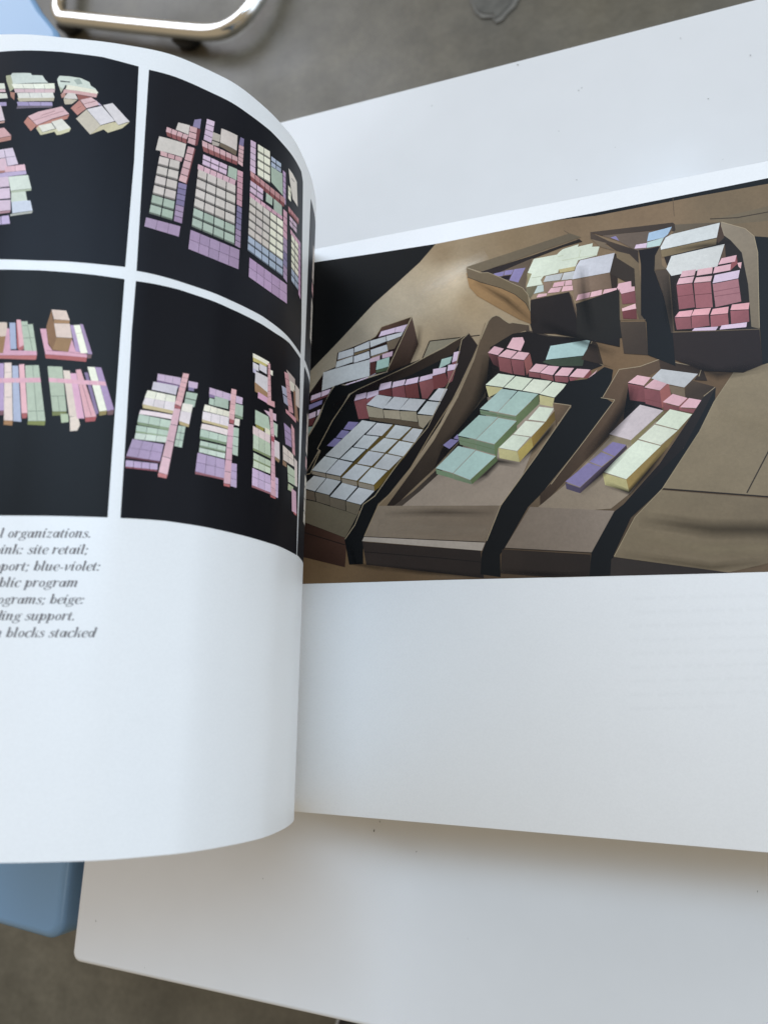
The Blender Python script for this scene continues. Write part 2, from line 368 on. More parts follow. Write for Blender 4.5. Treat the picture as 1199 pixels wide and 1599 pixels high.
# ------------------------------------------------------------------ print builders
class Print:
    """flat ink on a page: every shape is a patch of colour, the later ones a hair above the earlier ones"""
    def __init__(self, side): self.side = side; self.v = []; self.n = []; self.f = []; self.c = []; self.k = 0
    hold = False
    def off(self):
        if not self.hold: self.k += 1
        return .00004 + self.k * .0000004
    def raw_right(self, P, tris, cols, off):
        b = len(self.v)
        for p, c in zip(P, cols): self.v.append((p.x, p.y, PAGE_Z + off)); self.n.append((0, 0, 1)); self.c.append(c)
        for t in tris:
            A, B, C = (P[i] for i in t)
            if (B.x - A.x) * (C.y - A.y) - (B.y - A.y) * (C.x - A.x) < 0: t = t[::-1]
            self.f.append(tuple(b + i for i in t))
    def poly(self, pts, rgb, rgb2=None, page=False):
        if self.side == 'right':
            for ins in (lambda p: 912.0 - (p[0] - 468) * .0260 - p[1], lambda p: 1299.0 - p[0], lambda p: p[0] - 441.0):
                o = []
                for j in range(len(pts)):
                    a, b = pts[j - 1], pts[j]; da, db = ins(a), ins(b)
                    if (da >= 0) != (db >= 0): u = da / (da - db); o.append((a[0] + (b[0] - a[0]) * u, a[1] + (b[1] - a[1]) * u))
                    if db >= 0: o.append(b)
                pts = o
                if len(pts) < 3: return
        off = self.off(); n = len(pts)
        if rgb2:                            # printed fade from the first point to the farthest
            x0, y0 = pts[0]; L = max(math.hypot(x - x0, y - y0) for x, y in pts) or 1
            cols = [ink(tuple(a + (b - a) * min(1, math.hypot(x - x0, y - y0) / L) for a, b in zip(rgb, rgb2))) for x, y in pts]
        else: cols = [ink(rgb, SAT if self.side == 'right' else 0.66)] * n
        if self.side == 'right':
            P = [at(x, y, PAGE_Z) for x, y in pts]
            tris = tessellate_polygon([[Vector((p.x, p.y, 0)) for p in P]])
            self.raw_right(P, tris, cols, off); return
        Q = list(pts) if page else [leaf_hit(x, y) for x, y in pts]
        if any(q is None for q in Q): return
        tris = tessellate_polygon([[Vector((a, b, 0)) for a, b in Q]])
        for t in tris:
            T = [(Q[i][0], Q[i][1], cols[i]) for i in t]
            lo = min(p[0] for p in T); hi = max(p[0] for p in T)
            for i in range(NP - 1):
                if SS[i + 1] <= lo or SS[i] >= hi: continue
                C = T
                for (lim, sg) in ((SS[i], 1), (SS[i + 1], -1)):
                    o = []
                    for j in range(len(C)):
                        a = C[j - 1]; b = C[j]; da = (a[0] - lim) * sg; db = (b[0] - lim) * sg
                        if (da >= 0) != (db >= 0):
                            u = da / (da - db); o.append(tuple(a[m] + (b[m] - a[m]) * u for m in (0, 1)) + (a[2],))
                        if db >= 0: o.append(b)
                    C = o
                    if len(C) < 3: break
                if len(C) < 3: continue
                ar = sum(C[j - 1][0] * C[j][1] - C[j][0] * C[j - 1][1] for j in range(len(C)))
                if abs(ar) < 1e-12: continue
                if ar < 0: C = C[::-1]
                # s runs up then to the left, y to the far side: outward side is (y x s)
                C = C[::-1]
                b0 = len(self.v)
                for (s, y, c) in C:
                    p, nn = leaf_pos(s, y, off); self.v.append(tuple(p)); self.n.append(tuple(nn)); self.c.append(c)
                self.f.append(tuple(range(b0, b0 + len(C))))
    def soft(self, pts, w, rgb, a):         # a printed shadow that fades out to both sides of a line (right page)
        off = self.off(); c = ink(rgb)[:3]; n = len(pts); rows = []
        for i in range(n):
            p, q = pts[max(i - 1, 0)], pts[min(i + 1, n - 1)]
            dx, dy = q[0] - p[0], q[1] - p[1]; l = math.hypot(dx, dy) or 1; nx, ny = -dy / l * w / 2, dx / l * w / 2
            e = .15 if i in (0, n - 1) and n > 2 else 1
            rows.append([(pts[i][0] + nx * k, pts[i][1] + ny * k, a * e * f) for k, f in ((-1, 0), (-.5, .45), (0, 1), (.5, .45), (1, 0))])
        P = [at(x, min(y, 911 - (x - 468) * .026), PAGE_Z) for r in rows for x, y, _ in r]; cols = [c + (al,) for r in rows for _, _, al in r]
        tris = []
        for i in range(n - 1):
            for k in range(4):
                A = i * 5 + k; tris += [(A, A + 1, A + 6), (A, A + 6, A + 5)]
        self.raw_right(P, tris, cols, off)
    def line(self, pts, w, rgb):
        for a, b in zip(pts, pts[1:]):
            dx, dy = b[0] - a[0], b[1] - a[1]; l = math.hypot(dx, dy) or 1
            nx, ny = -dy / l * w / 2, dx / l * w / 2
            self.poly([(a[0] + nx, a[1] + ny), (b[0] + nx, b[1] + ny), (b[0] - nx, b[1] - ny), (a[0] - nx, a[1] - ny)], rgb)
    def build(self, name, parent, **kw):
        me = bpy.data.meshes.new(name); me.from_pydata(self.v, [], self.f)
        at_ = me.color_attributes.new('ink', 'FLOAT_COLOR', 'POINT')
        at_.data.foreach_set('color', [x for c in self.c for x in c])
        for p in me.polygons: p.use_smooth = True
        me.normals_split_custom_set_from_vertices(self.n)
        o = link(name, me, M_print, **kw); return keep(o, parent)
def jit(c, a=4):
    d = random.uniform(-a, a); return tuple(max(3, min(250, v + d + random.uniform(-1.5, 1.5))) for v in c)
def T(ox, oy, sc): return lambda s: [(ox + float(p.split(',')[0]) / sc, oy + float(p.split(',')[1]) / sc) for p in s.split()]
def draw(pr, tf, data):
    for row in data.strip().splitlines():
        row = row.strip()
        if not row or row[0] == '#': continue
        head, pts = row.split('|'); h = head.split(); P = tf(pts)
        key = h[0]
        cs = [PAL[x] if x in PAL else tuple(int(x[i:i + 2], 16) for i in (0, 2, 4)) for x in h[1].split(',')]
        if key == 'p':
            c0 = jit(cs[0]); k = random.uniform(.93, .98) if min(c0) > 90 else random.uniform(.84, .94)
            pr.poly(P, c0, tuple(v * k for v in c0) if pr.side == 'right' else None)
        elif key == 'f': pr.poly(P, cs[0], cs[1])                       # fade
        elif key == 's': pr.soft(P, float(h[2]), cs[0], float(h[3]))
        elif key == 'l': pr.line(P, float(h[2]), cs[0])
        elif key == 'g':                                                # grid cols rows, colours by row
            nc, nr = int(h[2]), int(h[3]); gap = float(h[4]) if len(h) > 4 else .05
            A, B, C, D = P
            def bl(u, v):
                return tuple((A[m] * (1 - u) + B[m] * u) * (1 - v) + (D[m] * (1 - u) + C[m] * u) * v for m in (0, 1))
            for r in range(nr):
                for c in range(nc):
                    g = gap if nc > 1 else 0; e = gap if nr > 1 else 0
                    u0, u1, v0, v1 = (c + g) / nc, (c + 1 - g) / nc, (r + e) / nr, (r + 1 - e) / nr
                    cc = jit(cs[min(r, len(cs) - 1)], 6)
                    pr.poly([bl(u0, v0), bl(u1, v0), bl(u1, v1), bl(u0, v1)], cc)
                    if nc > 1 and nr > 1 and gap > .03:             # the near face of each little block
                        vm = v1 - .17 / nr
                        pr.poly([bl(u0, vm), bl(u1, vm), bl(u1, v1), bl(u0, v1)], tuple(v * .62 for v in cc))
PAL = dict(W=(184, 187, 193), WS=(138, 128, 112), CR=(206, 215, 199), CS=(178, 170, 122), CD=(142, 120, 66), PK=(212, 168, 180), PS=(132, 78, 82), PD=(108, 58, 60),
           LI=(203, 182, 208), VI=(128, 120, 168), VD=(76, 66, 92), MI=(156, 184, 179), MS=(108, 128, 102), MD=(92, 110, 76), BL=(150, 178, 206),
           BK=(20, 18, 20), DK=(34, 29, 27), KR=(110, 98, 82), KL=(124, 114, 102), KD=(72, 60, 49), KE=(150, 136, 112), NB=(18, 17, 21),
           # left page
           be=(198, 188, 184), pi=(206, 155, 165), pf=(150, 80, 84), ll=(200, 168, 202), vv=(124, 112, 162), pu=(158, 130, 174), mi=(160, 182, 168), cr=(222, 222, 203), bl=(152, 170, 202))

# ------------------------------------------------------------------ right page: the large photograph of the site model
pr = Print('right')
top_e = [(440, 417), (485, 410.5), (580, 396.5), (680, 381), (820, 353), (930, 332), (1091, 300), (1199, 278), (1300, 258)]
bot_e = [(440, 913), (468, 912), (580, 909), (680, 906), (782, 903.5), (930, 900), (1091, 896), (1199, 893), (1300, 890)]
KRAFT = [((690, 395), (128, 112, 90)), ((706, 436), (190, 178, 158)), ((690, 450), (172, 160, 140)), ((735, 470), (150, 133, 108)), ((640, 480), (168, 158, 142)), ((600, 510), (158, 150, 137)),
         ((560, 540), (128, 121, 110)), ((500, 590), (140, 134, 122)), ((660, 525), (150, 136, 115)), ((800, 378), (122, 106, 84)), ((760, 400), (128, 113, 92)), ((900, 345), (115, 98, 78)),
         ((1000, 326), (118, 100, 80)), ((1190, 300), (108, 94, 75)), ((1150, 335), (105, 92, 74)), ((960, 560), (104, 84, 62)), ((1100, 590), (92, 74, 55)), ((500, 890), (96, 78, 58)), ((600, 900), (86, 70, 53)),
         ((800, 885), (70, 58, 47)), ((1000, 890), (70, 58, 47)), ((700, 550), (120, 108, 92))]
def kraft(x, y):
    w = [(1 / ((x - a) ** 2 + (y - b) ** 2 + 60) ** 1.4, c) for (a, b), c in KRAFT]; t = sum(q for q, _ in w)
    return tuple(sum(q * c[i] for q, c in w) / t for i in range(3))
def interp(E, x):
    for (a, b), (c, d) in zip(E, E[1:]):
        if x <= c: return b + (d - b) * (x - a) / (c - a)
NXG, NYG = 80, 40; P, C_, F_ = [], [], []
for i in range(NXG + 1):
    x = 440 + 860 * i / NXG; y0, y1 = interp(top_e, x), interp(bot_e, x)
    for j in range(NYG + 1):
        y = y0 + (y1 - y0) * j / NYG; P.append(at(x, y, PAGE_Z)); C_.append(ink(tuple(v * k for v, k in zip(kraft(x, y), (1.05, 1.03, 1.0)))))
for i in range(NXG):
    for j in range(NYG):
        a = i * (NYG + 1) + j; F_ += [(a, a + 1, a + NYG + 2), (a, a + NYG + 2, a + NYG + 1)]
pr.raw_right(P, F_, C_, pr.off())
src = T(0, 0, 1); A = T(460, 400, 3.075); B = T(460, 470, 5.45); C = T(460, 640, 5.45); D = T(680, 360, 4.282); E_ = T(900, 320, 4.01); F = T(640, 480, 3.997); G = T(860, 540, 3.537); Hh = T(660, 520, 2.2245)
draw(pr, src, '''
p 0d0d12|440,417 485,410.5 580,396.5 680,381 655,410 620,442 583,475 530,532 479,585 440,628
p 17151a|860,345 930,332 1091,300 1199,278 1300,258 1300,268 1199,287 1091,306 930,337
s dcd4c6 34 .55|760,398 722,420 690,440 655,462
s c8bdaa 60 .25|735,418 692,438 640,470 592,513 530,578 480,640
l 5c4e40 1.2|880,360 905,376
l 5a4c3e 1|1050,309 1052,338
f 6e624f,5f5444|1110,343 1199,322 1300,300 1300,330 1199,345 1140,350
l 40362c 1.6|1108,342 1150,340 1199,331
''')
# ---- tray at the far left
draw(pr, B, '''
f 2d201c,1a1414|740,220 990,135 790,600 640,640 430,710 330,720 60,1250 -60,1250 -60,1000 90,840 260,600 350,560 365,440 500,390 640,330 690,300
f 5a4238,38291f|740,225 990,140 962,195 735,258 700,300
f 54413a,33271f|998,133 1052,365 980,540 800,604 780,600
l KE 1|640,330 690,300 740,221 996,134
l KE 1.1|998,134 900,350 784,600
p LI|737,260 860,225 848,270 716,305
p LI|863,224 960,198 925,262 850,268
p W|375,440 503,402 502,460 368,500
p W|510,397 635,342 636,400 508,438
p W|641,341 775,302 780,343 645,396
p W|779,300 926,262 905,300 786,344
p 6e5f50|785,350 905,304 850,405 792,420
p W|360,516 496,470 496,520 350,570
p W|505,472 634,427 640,485 505,527
p W|646,417 784,371 795,424 650,470
p 74634c|508,444 638,404 638,418 508,464
p 74634c|370,504 500,464 500,468 368,512
p 74634c|650,474 795,428 790,446 655,490
p c1a4b7|641,492 727,462 724,503 640,525
p c1a4b7|746,455 835,427 830,468 745,490
p 502e2e|640,530 690,515 690,610 640,638
p 8a8496|640,640 690,612 690,622 650,640
p MI|702,510 808,476 800,558 692,588
p 46553f|692,592 800,562 786,594 692,612
p W|246,608 350,575 640,497 637,640 430,692 232,764
p LI|432,712 524,680 518,706 445,716
p LI|528,680 624,647 630,651 530,690
p LI|146,806 227,776 224,814 136,849
p LI|232,772 310,748 290,788 230,819
p 6c3f46|136,851 290,792 280,812 140,868
p VI|95,896 240,842 230,878 88,944
p LI|88,976 182,938 179,984 80,1022
p LI|195,930 222,922 206,966 192,980
p 5e3336|80,1024 180,988 152,1058 74,1070
p 8ea29c|80,1076 155,1070 120,1130 70,1166
p 80918c|70,1172 112,1166 90,1210 60,1215
p 0f0e11|345,720 380,711 430,720 800,602 1060,500 1230,460 1230,490 860,612 530,757 462,792 400,902 240,1205 90,1480 40,1560 -60,1560 -60,1380 60,1240 140,1120 210,1000 260,860 310,770
''')
# ---- second tray from the left
draw(pr, A, '''
p 171415|45,1060 122,935 110,925 182,790 268,662 302,640 560,522 835,370 800,402 770,540 640,820 385,1150 320,1192 240,1360 -30,1270 -30,1060
f 3c3128,1d1816|835,372 560,524 302,642 280,665 300,668 560,570 700,500 760,470
p 88806f|618,490 650,410 800,388 720,440
l 29231f 1.6|612,495 648,408 888,380
l KE 1|835,371 560,522 302,641 268,663 182,790 110,926 124,934 76,1044 45,1051
p KD|835,368 880,430 790,620 770,545 800,400
f 2c2522,121113|835,372 800,402 770,540 640,820 500,990 385,1150 330,1190 240,1360 262,1480 326,1474 332,1366 400,1190 450,1146 560,1010 700,800 790,622 878,432
''')
draw(pr, B, '''
p PS|507,853 612,827 632,1000 545,1006
p PS|612,836 715,795 612,890 628,975
p LI|525,800 612,778 608,824 507,851
p LI|620,780 715,757 714,795 612,834
p PD|716,768 820,742 830,812 716,797
p LI|731,706 826,685 818,739 716,764
p PS|828,744 931,718 946,822 835,815
p LI|840,690 944,668 930,715 828,739
p PD|937,722 1046,698 1062,826 950,824
p LI|955,669 1056,646 1046,694 936,717
p PS|1058,692 1172,662 1192,740 1130,832 1085,830
p LI|1070,646 1174,619 1171,659 1059,689
p 948a78|610,893 750,921 760,1000 632,986
p W|612,882 702,797 830,818 751,918
p 948a78|754,928 890,934 902,1010 766,996
p W|753,912 846,815 970,829 890,928
p 948a78|893,938 1035,942 1046,1030 906,1012
p W|893,925 977,829 1115,841 1036,938
p 5a4e40|632,990 766,998 906,1014 1046,1034 1112,1056 1090,1085 640,1012
''')
draw(pr, A, '''
p PD|662,577 724,561 738,604 720,628 668,640
p LI|665,543 728,533 723,559 662,575
p PS|732,554 772,546 757,600 738,612
p LI|737,523 783,516 771,544 732,552
p MI|706,495 756,482 746,514 692,540
p 7a4a50|755,512 780,502 774,516 757,522
p LI|765,462 793,456 780,501 755,511
p 948a78|588,762 665,768 618,828 598,816
p W|590,756 637,697 700,702 667,765
p W|643,690 691,634 733,637 702,697
''')
draw(pr, C, '''
p 1b1513|250,400 560,80 700,100 1100,160 930,420 690,700 560,860 60,770 40,660
p VI|460,101 545,106 492,174 416,164
p VI|402,172 468,182 420,244 352,236
p VI|342,242 400,250 346,316 275,306
p 5a4a28|830,124 1000,150 1100,165 930,412 720,660 680,692 398,590 390,560
p W|575,89 694,108 380,413 262,388
p W|702,111 834,126 740,223 607,209
p W|592,215 720,229 620,333 502,314
p W|492,320 605,338 500,438 388,417
p W|857,129 994,150 890,249 772,234
p W|1006,156 1092,169 1021,279 912,257
p W|762,240 879,258 769,363 642,345
p W|892,265 1010,285 930,398 792,369
p W|632,350 764,372 655,478 532,457
p W|777,375 914,402 801,513 672,489
p W|256,396 370,420 264,537 146,514
p W|376,423 494,449 390,563 268,538
p W|521,463 644,488 530,603 402,577
p W|656,491 789,520 674,638 546,609
p WS|145,519 264,544 269,578 150,546
p WS|268,547 390,570 395,604 274,578
p WS|401,584 530,612 535,650 406,621
p WS|541,615 674,645 680,688 546,655
f 6a5628,3e3318|675,645 800,518 915,405 930,412 720,660 681,690
p W|60,660 165,561 269,582 174,693
p W|275,582 394,608 295,724 182,695
p W|406,621 534,655 434,769 302,738
p W|546,661 680,690 564,807 441,775
p 6b6153|40,668 170,699 180,776 40,745
p 6b6153|176,701 296,728 305,816 186,780
p 6b6153|300,743 432,775 435,860 306,820
p 6b6153|437,779 565,812 532,896 441,862
f 6e6656,5d5546|40,756 186,784 306,824 440,864 525,896 545,880 500,960 430,1088 -60,900
f 46322a,2a1f1c|425,1088 -60,902 -60,1250 60,1250 430,1340 440,1180
l 1c1513 1.2|-60,1000 430,1150
''')
draw(pr, A, '''
l KE 1|835,371 802,402 772,538 640,820 500,990 385,1152 330,1192 290,1290 242,1360
p 1a1717|240,1362 265,1482 330,1478 328,1366 262,1340
''')
# ---- third tray
draw(pr, src, '''
s 241c16 26 .55|520,640 585,602 640,560
s 2a2018 14 .5|655,508 652,540 640,572
''')
draw(pr, F, '''
f 5b4c3d,241f1d|440,200 490,85 510,62 538,50 560,58 590,82 620,100 640,95 742,110 730,142 640,170 560,250 500,300 475,520 300,800 160,1000 0,1150 -180,1330 -230,1330 -160,1260 0,1040 150,830 300,560 400,330
p 211d1c|470,560 500,250 640,165 730,150 860,180 1142,198 1082,312 1205,362 1010,440 900,620 480,640 300,840 150,1010 200,880
f 4a3f36,2b2522|742,110 720,148 860,182 1142,200 1142,194 860,172 745,145
f 93867a,877a6e|900,600 480,560 300,850 160,1020 20,1150 -170,1290 -180,1340 560,1340 640,1200 760,900 905,700
f 1f1b1a,4a413a|480,560 300,850 160,1020 20,1150 -170,1290 -110,1290 60,1150 190,1030 320,880 500,640
s 141110 34 .8|490,300 478,480 440,600 330,780 210,930
s 1c1816 16 .75|388,1104 470,1040 548,960 690,972
s 1c1816 14 .8|684,968 770,880 860,780 910,705
s 2a2420 44 .35|120,1080 300,900 420,760
p PK|604,252 640,190 702,186 714,215 690,272
f 6c4044,3c2526|485,288 548,303 558,376 520,356
p PK|486,284 526,243 585,258 549,299
p PS|548,309 625,323 640,416 560,396
p PK|550,305 602,263 668,275 626,319
p PS|628,324 710,333 716,426 646,416
p PK|630,320 676,276 745,285 711,329
p 8c5450|711,333 748,288 764,360 727,425
p PS|738,402 808,412 812,441 742,432
p PK|741,399 785,352 858,361 808,408
p PS|809,413 890,428 896,460 816,443
p PK|811,409 862,364 930,370 890,424
p PS|900,429 985,433 990,470 905,463
p PK|901,425 948,376 1022,379 985,429
p PS|990,436 1060,441 1000,466
p PK|994,432 1041,383 1125,389 1081,439
p 783e3e|1081,441 1125,391 1132,412 1112,442
p PK|1112,441 1170,388 1142,430
p 3e4a3c|845,331 1090,303 1076,366 900,366 825,342
p a5c3c3|846,327 876,241 1125,201 1090,300
p CS|472,490 581,503 548,532 492,562
p CR|471,484 551,413 654,428 582,499
p CR|586,500 660,430 764,446 697,519
p CR|701,520 770,448 884,461 810,539
p CS|806,547 900,567 890,622 810,606
p CR|809,541 890,466 980,481 901,563
p MS|436,640 545,659 545,686 440,668
p MS|547,660 660,681 663,706 549,686
p MD|660,680 802,543 806,602 666,740
p MI|436,634 571,509 669,522 545,654
p MI|548,655 674,523 800,541 660,677
l 5c7052 1|440,655 545,674 662,694
p MS|297,806 408,828 410,886 312,856
p MS|410,830 526,858 529,920 412,887
p MD|526,856 665,712 668,762 548,882 542,940 529,920
p MI|296,800 430,673 549,686 410,823
p MI|412,825 551,690 664,710 526,854
l 5c7052 1|305,830 410,855 527,888
p MS|161,1010 268,1039 271,1070 167,1040
p MS|270,1040 375,1080 386,1105 273,1073
p MD|376,1079 536,930 547,957 388,1104
p MI|161,1004 300,866 409,890 268,1034
p MI|271,1036 412,893 535,929 375,1077
p CS|552,879 668,900 684,966 558,941
p a5914f|670,900 756,812 768,872 685,965
f 8c7338,5c4a28|757,811 838,722 905,640 906,702 768,872
p CR|554,876 640,796 745,811 668,897
p CR|645,792 721,709 838,721 756,807
p CR|737,700 806,620 896,631 846,714
p VI|206,860 254,822 305,830 246,884
p VI|272,818 298,790 305,826
f 6e5c4b,54463a|890,600 1006,610 960,702 908,722 902,660
p 3a2f27|1142,196 1084,312 1205,360 1170,232
l KE 1|860,172 1142,198 1084,310 1205,362
l KE 1.2|440,200 490,85 510,62 538,50 560,58 590,82 620,100 640,95 742,110
''')
draw(pr, src, '''
f 7b6e60,6c5f52|591,790 781,789.5 758,846.5 569,838
p 978d84|568.5,838.6 757.5,847.4 752.4,860 565.5,845
s 3a322c 16 .45|600,803 690,800 772,800
s 8f8172 26 .35|590,822 760,828
''')
draw(pr, A, '''
l 84735c 1.2|915,320 880,430 790,640 650,860 520,1080 440,1160 400,1200 335,1345
l 2a2522 1|335,1347 912,1373
f 332c29,2b2624|325,1371 892,1415 908,1546 345,1482
l 1d1a19 1|335,1420 700,1450 900,1470
''')
draw(pr, Hh, '''
p 131110|452,243 505,168 570,160 630,118 660,128 655,165 630,225 665,245 410,560 365,605 285,745 268,770 270,848 200,838 205,765 220,725 270,600 400,420 516,256 480,246
f 6a5745,4f4235|458,245 512,251 470,305 462,330
l KE 1|452,243 514,252 400,420 270,600 222,722
''')
# ---- fourth tray
draw(pr, G, '''
f 604c3b,3a2f27|375,130 490,115 595,75 604,130 545,165 428,200 430,320 400,430 320,500 0,830 -60,884 -60,820 0,760 180,530 352,298 285,285
f 3e3128,30261f|595,76 834,120 862,195 790,190 812,160 604,128
f 4c3f33,382e26|770,190 905,228 840,275 832,300 740,286 740,236
p 1d191a|395,430 428,205 520,225 620,360 500,330
f 908373,807364|540,400 330,500 75,770 -70,890 -90,930 330,900 440,812 700,470
l KE 1|285,285 376,131 490,115 596,76 832,121 815,170
l KE 1|275,287 352,299 180,530 0,765
p PS|424,210 512,224 522,312 434,300
p PK|424,204 476,163 551,176 512,221
p PS|513,235 600,250 613,346 521,320
p 9c5c58|600,249 650,205 664,286 613,345
p PK|514,230 571,183 648,203 600,247
l 6e3c3e .8|520,295 608,315
p PS|616,317 705,338 709,357 621,356
p 8a4c4c|705,338 752,290 755,300 709,357
p PK|616,311 671,266 752,289 705,334
p PS|710,345 800,350 796,374 712,359
p PK|711,340 761,289 830,301 800,345
p 786858|650,220 735,235 741,286 664,263
p W|553,180 606,129 810,156 735,231 648,213
p 857a64|321,495 440,524 442,556 326,527
p 857a56|440,524 620,360 623,373 444,552
p c0b6be|321,488 491,326 619,358 440,521
p CS|284,702 415,740 431,808 298,769
f 917a46,6a5a36|415,739 606,553 701,466 762,395 645,560 432,808
p CR|576,430 656,351 778,379 701,464
p CR|483,515 571,436 698,468 605,549
p CR|284,695 479,521 605,554 415,737
p VD|79,757 160,785 161,815 85,791
p 4e4150|160,784 280,671 351,614 415,549 419,566 287,702 161,815
p VI|281,579 341,531 415,548 351,611
p VI|212,640 277,588 345,614 280,666
p VI|79,750 207,645 280,671 160,781
s 1e1917 14 .7|165,815 290,700 420,560
s 1e1917 13 .75|300,768 430,810 540,690 640,560
s 17130f 30 .7|440,220 420,330 330,470 200,640
f 2a2422,1c191a|907,228 893,332 800,480 620,700 430,900 370,910 600,650 760,410 842,280
l KE .9|905,229 842,279
f 3c3028,261f1b|165,75 216,-10 242,-10 272,100 365,128 330,118 265,100
''')
draw(pr, Hh, '''
f 80746a,6e6257|665,618 372,604 285,746 586,762
l 2e2926 1|284,747 586,764
f 322b27,2b2522|275,752 582,770 582,860 270,835
p 14120f|665,620 742,560 905,400 985,250 1016,188 1012,262 930,392 832,540 722,642 662,772 656,850 578,850 585,764
f 83765f,786c58|1080,135 1150,110 1199,104 1420,90 1420,590 1199,570 830,540 960,340 1010,240
f 756955,6c604e|828,546 1199,576 1420,596 1420,760 1199,800 1060,832 664,778 736,640
s 3c3428 34 .55|750,655 1000,682 1199,684 1420,672
s 8c8068 34 .45|715,715 1000,752 1199,748 1420,730
s 4a4030 20 .4|670,770 1000,815 1199,790
s 8c8068 60 .25|1000,300 1199,330 1420,330
l 2c2520 2.2|830,541 1199,569 1420,588
l 2e2722 2|1205,400 1124,556
l 2e2722 1.6|1199,410 1330,420
p 332c29|654,785 664,779 1060,832 1060,850 650,850
l 8c8068 1.1|1080,136 1010,240 960,342 832,540 736,640 664,776
''')
# ---- the two trays at the back
draw(pr, D, '''
f 6e6250,5f5546|205,245 895,20 972,46 310,276
f 30292a,27221f|300,278 640,170 960,58 980,76 850,112 650,190 390,300 350,286
f 685a4c,5a4d41|390,296 650,185 612,290 600,380 640,462 580,400 500,345
p VI|386,290 460,273 450,304 412,308
p VI|464,270 522,262 506,294 456,300
p VI|526,260 600,250 552,348 492,334
p 2c282c|450,306 505,298 490,332 425,318
p 8a8564|610,290 650,280 640,320 618,360
p CR|614,284 656,191 810,162 826,145 850,126 955,93 950,110 1050,86 1045,110 1094,108 1076,168 952,200 935,240 822,262 818,284 722,305 702,332 715,362 607,380 642,290
l b4bca4 1|845,202 955,182 1078,166
l b4bca4 1|955,182 970,130
l b4bca4 1|815,176 852,168
l a8b09a 1|640,318 705,308
p AFA477|822,262 935,240 926,268 830,284
p W|720,345 737,306 850,286 832,332
p W|856,285 934,271 916,324 838,334
p 786e5a|606,382 680,370 652,424 632,456 606,412
p b8c6c6|656,424 681,371 720,366 722,408
p 8a7264|722,350 780,345 772,380 745,418 728,408
f 8a7464,6a5748|915,335 1162,285 1176,386 1000,412 926,462
p bebfcc|940,238 966,200 1195,151 1163,281 912,328
p 32261f|1164,282 1196,155 1215,160 1215,395 1176,386
p PK|780,380 792,351 862,338 856,371
p PK|866,338 910,332 912,364 863,371
p PK|746,420 771,386 845,378 825,412
p PK|840,410 851,375 915,369 918,399
p PK|673,450 686,426 745,421 740,438
p PK|936,470 951,430 1034,413 1025,449
p PK|1029,449 1041,412 1112,396 1108,430
p PK|1115,426 1126,396 1210,384 1210,400
f 2b2523,221d1c|635,465 890,410 912,440 938,560 958,722 800,692 650,690 630,622
f 292422,211d1c|935,490 1230,398 1230,780 960,722 946,560
f 6a5846,4e4136|890,410 912,440 946,560 932,552 906,450
l 5e4c3b 1.4|942,560 956,716
l 6a5a48 1|636,464 890,411
l 6a5a48 1|936,489 1230,399
f 9c7a52,7e6242|205,285 300,350 450,390 540,430 600,490 632,542 636,626 560,596 420,520 280,440 225,380
f 6e604e,62553f|205,250 300,285 350,283 420,310 500,350 580,385 618,432 632,545 600,482 530,427 440,386 300,346 214,312
l 3c332b 1|212,312 300,347 440,387 530,428 600,484 632,542
l KE .9|205,250 300,284 350,282 420,309 500,349 580,384 618,431 632,540
''')
